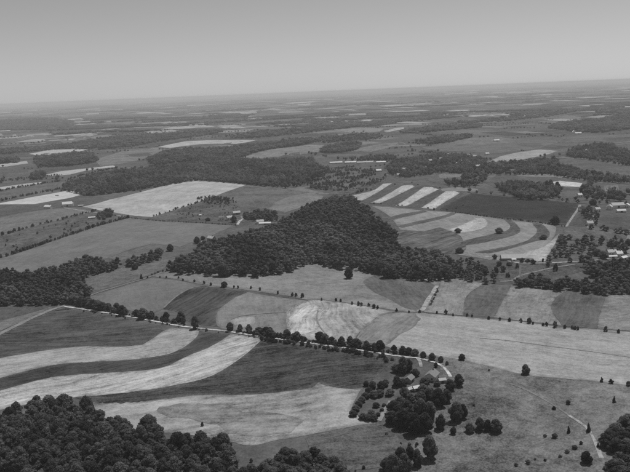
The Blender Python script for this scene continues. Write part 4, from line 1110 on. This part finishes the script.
# white farm left
building('farmhouse', 'left hand white building of the farm on the left', 'house', 48.5, 208.5, 14, 8, 4.2, 2.6, R_(-20), M_WHITE, M_WHITEROOF, True, True)
building('barn', 'big white barn of the farm on the left', 'barn', 67.5, 206.5, 18, 10, 5.5, 4.0, R_(15), M_WHITE, M_WHITEROOF, False)
building('shed', 'white shed beside the big white barn on the left', 'shed', 71.5, 206, 8, 7, 5.5, 2.5, R_(100), M_WHITE, M_TINROOF, False)
building('shed', 'low pale shed right of the white farm on the left', 'shed', 81, 206.5, 9, 4, 2.2, 0.9, R_(5), M_GREYW, M_TINROOF, False)
building('shed', 'low pale shed by the clump of trees on the lane', 'shed', 92, 218.5, 11, 4.5, 2.2, 1.0, R_(8), M_GREYW, M_WHITEROOF, False)
# roadside farms in the centre left
building('farmhouse', 'left white house of the pair on the lane', 'house', 221.5, 220, 8, 7, 4.8, 2.4, R_(10), M_WHITE, M_GREYROOF, True, True)
building('farmhouse', 'right white house of the pair on the lane', 'house', 229.5, 220, 10, 7, 4.8, 2.4, R_(35), M_WHITE, M_TINROOF, True, True)
building('shed', 'tiny white hut alone left of the pair of houses', 'shed', 200.5, 216.3, 3.0, 3.0, 2.6, 1.0, R_(0), M_WHITE, M_WHITEROOF, False)
building('barn', 'grey barn behind the pair of white houses', 'barn', 236.5, 214.5, 12, 7, 3.6, 2.4, R_(20), M_GREYW, M_TINROOF, False)
building('barn', 'white barn right of the grove by the main wood', 'barn', 260, 223.5, 11, 7, 3.8, 2.4, R_(15), M_WHITE, M_TINROOF, False)
building('shed', 'long low white shed right of the grove by the main wood', 'shed', 265, 224.5, 18, 6, 2.4, 1.4, R_(2), M_WHITE, M_WHITEROOF, False)
building('farmhouse', 'pale house on the left tip of the main wood, upper of two', 'house', 211.5, 240.5, 10, 7, 4.0, 2.6, R_(-35), M_GREYW, M_TINROOF, True, True)
building('shed', 'white shed on the left tip of the main wood, lower of two', 'shed', 204.5, 244, 6.5, 5, 3.0, 1.6, R_(-20), M_WHITE, M_WHITEROOF, False)
# long pale sheds beyond the common
for lab, u, v, L in (('leftmost long white shed beyond the scrubby common', 336, 163.3, 36), ('second long white shed beyond the scrubby common', 350.5, 163, 32), ('third and greyest long shed beyond the scrubby common', 365, 163, 46), ('rightmost long white shed beyond the scrubby common', 381, 162.8, 26)):
    building('poultry_shed', lab, 'shed', u, v, L, 11, 2.6, 2.2, R_(1), M_WHITE, M_TINROOF if 'greyest' in lab else M_WHITEROOF, False, vents=4)
building('farmhouse', 'white house in front of the village trees, left of two', 'house', 378.5, 172, 13, 9, 4.2, 2.6, R_(15), M_WHITE, M_WHITEROOF, True, True)
building('farmhouse', 'white house in front of the village trees, right of two', 'house', 386, 168.5, 9, 8, 4.8, 2.6, R_(70), M_WHITE, M_TINROOF, True, True)
# village
for lab, u, v, L, ro, wl, rf in (('white village house with pale roof at the upper middle of the village', 468, 156.5, 12, 20, M_WHITE, M_TINROOF), ('long pale village house below the upper one', 474.5, 157.5, 16, 5, M_WHITE, M_TINROOF), ('white village house at the right end of the village', 487, 155, 11, 15, M_WHITE, M_WHITEROOF),
                                 ('small white village house deep among the trees', 456, 165, 8, 70, M_WHITE, M_TINROOF), ('white village house on the near edge of the trees', 477.5, 167.8, 12, 5, M_WHITE, M_WHITEROOF), ('grey village house at the left of the village', 430, 162, 10, 30, M_GREYW, M_TINROOF),
                                 ('pale village house at the near left of the village', 441.5, 160, 10, -20, M_GREYW, M_TINROOF), ('small white house at the far left of the village', 419, 157, 9, 30, M_WHITE, M_GREYROOF), ('grey house between village and grove', 512, 172.5, 10, 10, M_WHITE, M_GREYROOF), ('pale cottage on the near left edge of the village', 398, 176.5, 9, 40, M_WHITE, M_TINROOF)):
    building('village_house', lab, 'house', u, v, L, 8, 4.6, 2.8, R_(ro), wl, rf, True, True)
for lab, u, v, L, ro, wl, rf in (('small white house behind the village at its upper left', 449, 155.5, 10, 10, M_WHITE, M_TINROOF), ('low white house in the middle of the village trees', 462, 162.5, 10, 30, M_WHITE, M_WHITEROOF), ('white house at the lower left of the village', 404, 170.5, 10, 0, M_WHITE, M_TINROOF), ('grey roofed house at the foot of the village', 426, 168.5, 10, 50, M_WHITE, M_GREYROOF),
                                 ('white cottage on the lane above the very dark field corner', 579.5, 197, 7, 10, M_WHITE, M_WHITEROOF), ('pale cottage left of the white farm at the right edge', 597, 211.5, 8, 20, M_WHITE, M_TINROOF), ('white cottage right of the wide pale barn', 627, 207.5, 8, 60, M_WHITE, M_WHITEROOF), ('small pale house at the foot of the right farm lane', 589.5, 225.5, 8, 5, M_WHITE, M_TINROOF), ('little white house in the trees by the right edge lane', 618.5, 256.5, 7, 10, M_WHITE, M_WHITEROOF)):
    building('village_house', lab, 'house', u, v, L, 7, 4.2, 2.6, R_(ro), wl, rf, True, True)
# far farms
building('barn', 'white barn alone on the open slope beyond the village', 'barn', 496.5, 141.5, 20, 10, 4.5, 3.2, R_(10), M_WHITE, M_WHITEROOF, False)
building('barn', 'big white barn of the far farm on the right slope', 'barn', 574, 133.5, 20, 12, 7, 5, R_(75), M_WHITE, M_WHITEROOF, False)
building('barn', 'long white barn of the far farm on the right slope', 'barn', 578, 134.3, 24, 11, 5, 3.5, R_(5), M_WHITE, M_WHITEROOF, False)
building('shed', 'tiny white house in the dark wood near the right edge', 'house', 586.5, 151.5, 6, 6, 5, 2, R_(0), M_WHITE, M_WHITEROOF, False)
building('barn', 'white barn at the far left edge of the plain', 'barn', 14.5, 136.2, 18, 12, 5, 4, R_(10), M_WHITE, M_WHITEROOF, False)
building('barn', 'distant white barn on the upper left plain', 'barn', 88, 115, 34, 20, 8, 6, R_(10), M_WHITE, M_WHITEROOF, False)
# right hand farms
building('barn', 'wide pale barn of the white farm near the right edge', 'barn', 617, 207.5, 20, 11, 4.6, 3.4, R_(8), M_WHITE, M_TINROOF, False)
building('farmhouse', 'white house left of the wide pale barn near the right edge', 'house', 609.5, 209.5, 9, 8, 5, 2.6, R_(60), M_WHITE, M_TINROOF, True, True)
building('shed', 'long white shed right of the wide pale barn', 'shed', 621, 212.3, 13, 6, 3, 1.6, R_(0), M_WHITE, M_WHITEROOF, False)
building('farmhouse', 'grey house among trees between the two farm lanes', 'house', 581.5, 211, 8, 7, 4.6, 2.4, R_(20), M_WHITE, M_DARKROOF, True, True)
building('farmhouse', 'pale house with long roof behind the right hand woods', 'house', 611.5, 254.5, 10, 7, 3.6, 2.4, R_(4), M_WHITE, M_TINROOF, True, True)
building('shed', 'low white shed in front of the pale house behind the right hand woods', 'shed', 612.5, 258, 9, 4, 2.4, 1.0, R_(3), M_WHITE, M_WHITEROOF, False)
building('shed', 'white shed at the bend of the lane near the right edge', 'shed', 623.5, 259.5, 8, 5, 2.8, 1.4, R_(30), M_WHITE, M_WHITEROOF, False)

# ------------------------------------------------------------------ placing the trees
# choose the 300 that show largest of each kind; the others become one mass per wood
def in_frame(it):
    p = project(it['x'], it['y'], th(it['x'], it['y']) + it['h'] * 0.6)
    return p is not None and -4 < p[0] < 634 and 0 < p[1] < 476
def wanted(it):          # leave out what lies well outside the picture
    p = project(it['x'], it['y'], th(it['x'], it['y']) + 5)
    return p is not None and -70 < p[0] < 700 and p[1] < 505
ITEMS = [it for it in ITEMS if wanted(it)]
# hedgerow trees keep off the fields
HQ = np.array([(it['x'], it['y']) for it in ITEMS]); hit = np.zeros(len(HQ), bool)
for pg in POLYS: hit |= inside(HQ, pg)
ITEMS = [it for it, b in zip(ITEMS, hit) if not (b and it['cont'] == 'hr')]
# no trees on the houses or straight in front of them
def clear(it):
    if it['force']: return True
    for bx_, by_, bl in HOUSES:
        dx, dy = it['x'] - bx_, it['y'] - by_
        if abs(dx) > 60 or abs(dy) > 60: continue
        r = math.hypot(bx_, by_); ux, uy = bx_ / r, by_ / r
        al = dx * ux + dy * uy; la = abs(-dx * uy + dy * ux)
        if math.hypot(dx, dy) < bl * 0.55 + it['w'] * 0.45: return False
        if -(it['h'] * r / CAM_H + 4) * 0.55 < al < 0 and la < bl * 0.5: return False
    return True
ITEMS = [it for it in ITEMS if clear(it)]
for it in ITEMS:
    it['z'] = th(it['x'], it['y'])
    it['size'] = it['h'] * it['w'] / (it['x'] ** 2 + it['y'] ** 2 + CAM_H ** 2)
LIMIT = {'broad': 300, 'shrub': 280, 'cedar': 50}
for kind in LIMIT:
    L = [it for it in ITEMS if it['kind'] == kind and it['cont'] not in ('far', 'hr') and in_frame(it)]
    L.sort(key=lambda it: (not (it['force']), -it['size']))
    for it in L[:LIMIT[kind]]: it['single'] = True
    print('KIND', kind, len(L), 'of', len([1 for it in ITEMS if it['kind'] == kind]), 'forced', sum(1 for it in L if it['force']))

def place_single(it):
    k = rng.integers(0, 1000)
    lab = it['label']; grp = None
    if lab is None:
        grp = CONT[it['cont']][3]; lab = it.get('lab') or CONT[it['cont']][2]
    z = it['z'] - 0.05
    if it['kind'] == 'shrub':
        o = link('shrub', SHRUBS[k % len(SHRUBS)])
        o.location = (it['x'], it['y'], z); o.rotation_euler = (0, 0, rng.uniform(0, 6.28))
        o.scale = (it['w'] / 4.6, it['w'] / 4.6, it['h'] / 3.3)
        return tag(o, lab, 'bush', grp)
    e = link('broadleaf_tree' if it['kind'] == 'broad' else 'cedar_tree', None)
    e.empty_display_size = 0.5
    e.location = (it['x'], it['y'], z); e.rotation_euler = (0, 0, rng.uniform(0, 6.28))
    tag(e, lab, 'tree', grp)
    if it['kind'] == 'broad':
        q = rng.uniform(0.86, 1.18)
        e.scale = (it['w'] / 8.5 * q, it['w'] / 8.5 / q, it['h'] / 12.4)
        e.rotation_euler = (rng.normal(0, 0.045), rng.normal(0, 0.045), rng.uniform(0, 6.28))
        link('trunk', TRUNKS[k % NB], e); link('crown', CROWNS[k % NB], e)
    else:
        e.scale = (it['w'] / 3.0, it['w'] / 3.0, it['h'] / 6.2)
        link('trunk', CEDTR, e); link('crown', CEDARS[k % len(CEDARS)], e)
    return e

# wording that tells alike trees apart
def nth(i):
    if 10 <= i % 100 <= 20: return '%dth' % i
    return '%d%s' % (i, {1: 'st', 2: 'nd', 3: 'rd'}.get(i % 10, 'th'))
ROWS = ('row', 'rh', 'h1', 'h2', 'h3', 'h5', 'h7', 'h8', 'st', 'tk', 'ps', 'bt', 'fo', 'or', 'h9')
by = {}
for it in ITEMS:
    if it.get('single') and it['label'] is None:
        it['p'] = project(it['x'], it['y'], it['z'] + it['h'] * 0.5)
        by.setdefault(it['cont'], []).append(it)
for key, L in by.items():
    base = CONT[key][2]
    L.sort(key=lambda q: q['p'][0])
    if key in ROWS:
        for i, q in enumerate(L): q['lab'] = '%s, %s from the left' % (base, nth(i + 1))
    elif key == 'fg':
        seen = {}
        for q in L:
            dx, dy = q['p'][0] - 432, q['p'][1] - 374
            side = ('left of' if dx < -9 else 'right of' if dx > 9 else '')
            ver = ('behind' if dy < -6 else 'below' if dy > 9 else 'beside')
            far_ = 'well ' if math.hypot(dx, dy) > 45 else ''
            seen.setdefault((far_, ver, side), []).append(q)
        for (far_, ver, side), M in seen.items():
            M.sort(key=lambda q: q['p'][1])
            for i, q in enumerate(M):
                where = '%s%s%s the near farmhouse' % (far_, ver, (' and ' + side) if side else '')
                q['lab'] = 'leafy grove tree %s%s' % (where, ', %s from the top' % nth(i + 1) if len(M) > 1 else '')
    else:
        x0, x1 = L[0]['p'][0], L[-1]['p'][0]
        ys = sorted(q['p'][1] for q in L); ym = ys[len(ys) // 2]
        for q in L:
            f = (q['p'][0] - x0) / max(x1 - x0, 1)
            part = ['far left', 'left', 'middle', 'right', 'far right'][min(4, int(f * 5))]
            q['lab'] = '%s, in its %s %s part' % (base, 'upper' if q['p'][1] < ym else 'lower', part) if len(L) > 3 else base + ', %s from the left' % nth(L.index(q) + 1)

masses = {}
for it in ITEMS:
    if it.get('single'): place_single(it)
    else: masses.setdefault(it['cont'], []).append(it)

TRI = 0
for key, L in masses.items():
    if key is None: continue
    Vs, Fs, Ts, k = [], [], [], 0
    for it in L:
        d = math.hypot(it['x'], it['y'])
        v = rng.integers(0, 1000)
        if it['kind'] == 'shrub':
            V, F = SHRUBG[v % 6]; sx, sz = it['w'] / 4.6, it['h'] / 3.3
        else:
            src = NEARM if d < 700 else MIDS if d < 1350 else FARS if d < 2600 else VFARS
            V, F = src[v % NB]; sx, sz = it['w'] / 9.0, it['h'] / 12.2
        a = rng.uniform(0, 6.28); ca, sa = math.cos(a), math.sin(a)
        W = np.empty_like(V)
        W[:, 0] = (V[:, 0] * ca - V[:, 1] * sa) * sx + it['x']
        W[:, 1] = (V[:, 0] * sa + V[:, 1] * ca) * sx + it['y']
        W[:, 2] = V[:, 2] * sz + it['z'] - 0.05
        Vs.append(W); Fs.append(F + k); k += len(V); Ts.append(np.full(len(V), float(np.clip(0.6 * rng.random() + 0.2 + 0.75 * mnoise.noise(Vector((it['x'] / 55.0, it['y'] / 55.0, 1.7))), 0, 1.1))))
    F = np.vstack(Fs); TRI += len(F)
    c = CONT[key]
    o = link(c[0], mesh_np(c[0], np.vstack(Vs), F, M_LEAFM, False, np.concatenate(Ts)))
    tag(o, c[1], 'woodland' if c[0] in ('wood', 'distant_woods', 'grove', 'thicket', 'wood_strip') else 'bushes', kind='stuff')
print('MASS TRIANGLES', TRI, 'items', len(ITEMS))

# ------------------------------------------------------------------ haze over the plain
def haze():
    zs = [v for v in (terr(np.linspace(-60000, 60000, 400)[:, None], np.linspace(-60000, 60000, 400)[None, :])).ravel()]
    z0 = min(zs) - 4.0; z1 = CAM_H + 6.0; s = 61500.0
    me = bpy.data.meshes.new('haze')
    v, f = box(-s, s, -s, s, z0, z1)
    me.from_pydata(v, [], f); me.update()
    m = bpy.data.materials.new('haze_air'); m.use_nodes = True
    nt = m.node_tree; nt.nodes.clear()
    out = nt.nodes.new('ShaderNodeOutputMaterial'); pv = nt.nodes.new('ShaderNodeVolumePrincipled')
    pv.inputs['Color'].default_value = (0.97, 0.97, 0.97, 1)
    pv.inputs['Density'].default_value = 6.6e-5
    pv.inputs['Anisotropy'].default_value = 0.0
    nt.links.new(pv.outputs[0], out.inputs['Volume'])
    me.materials.append(m)
    o = link('haze', me); tag(o, 'pale haze lying over the whole plain', 'haze', kind='stuff')
haze()
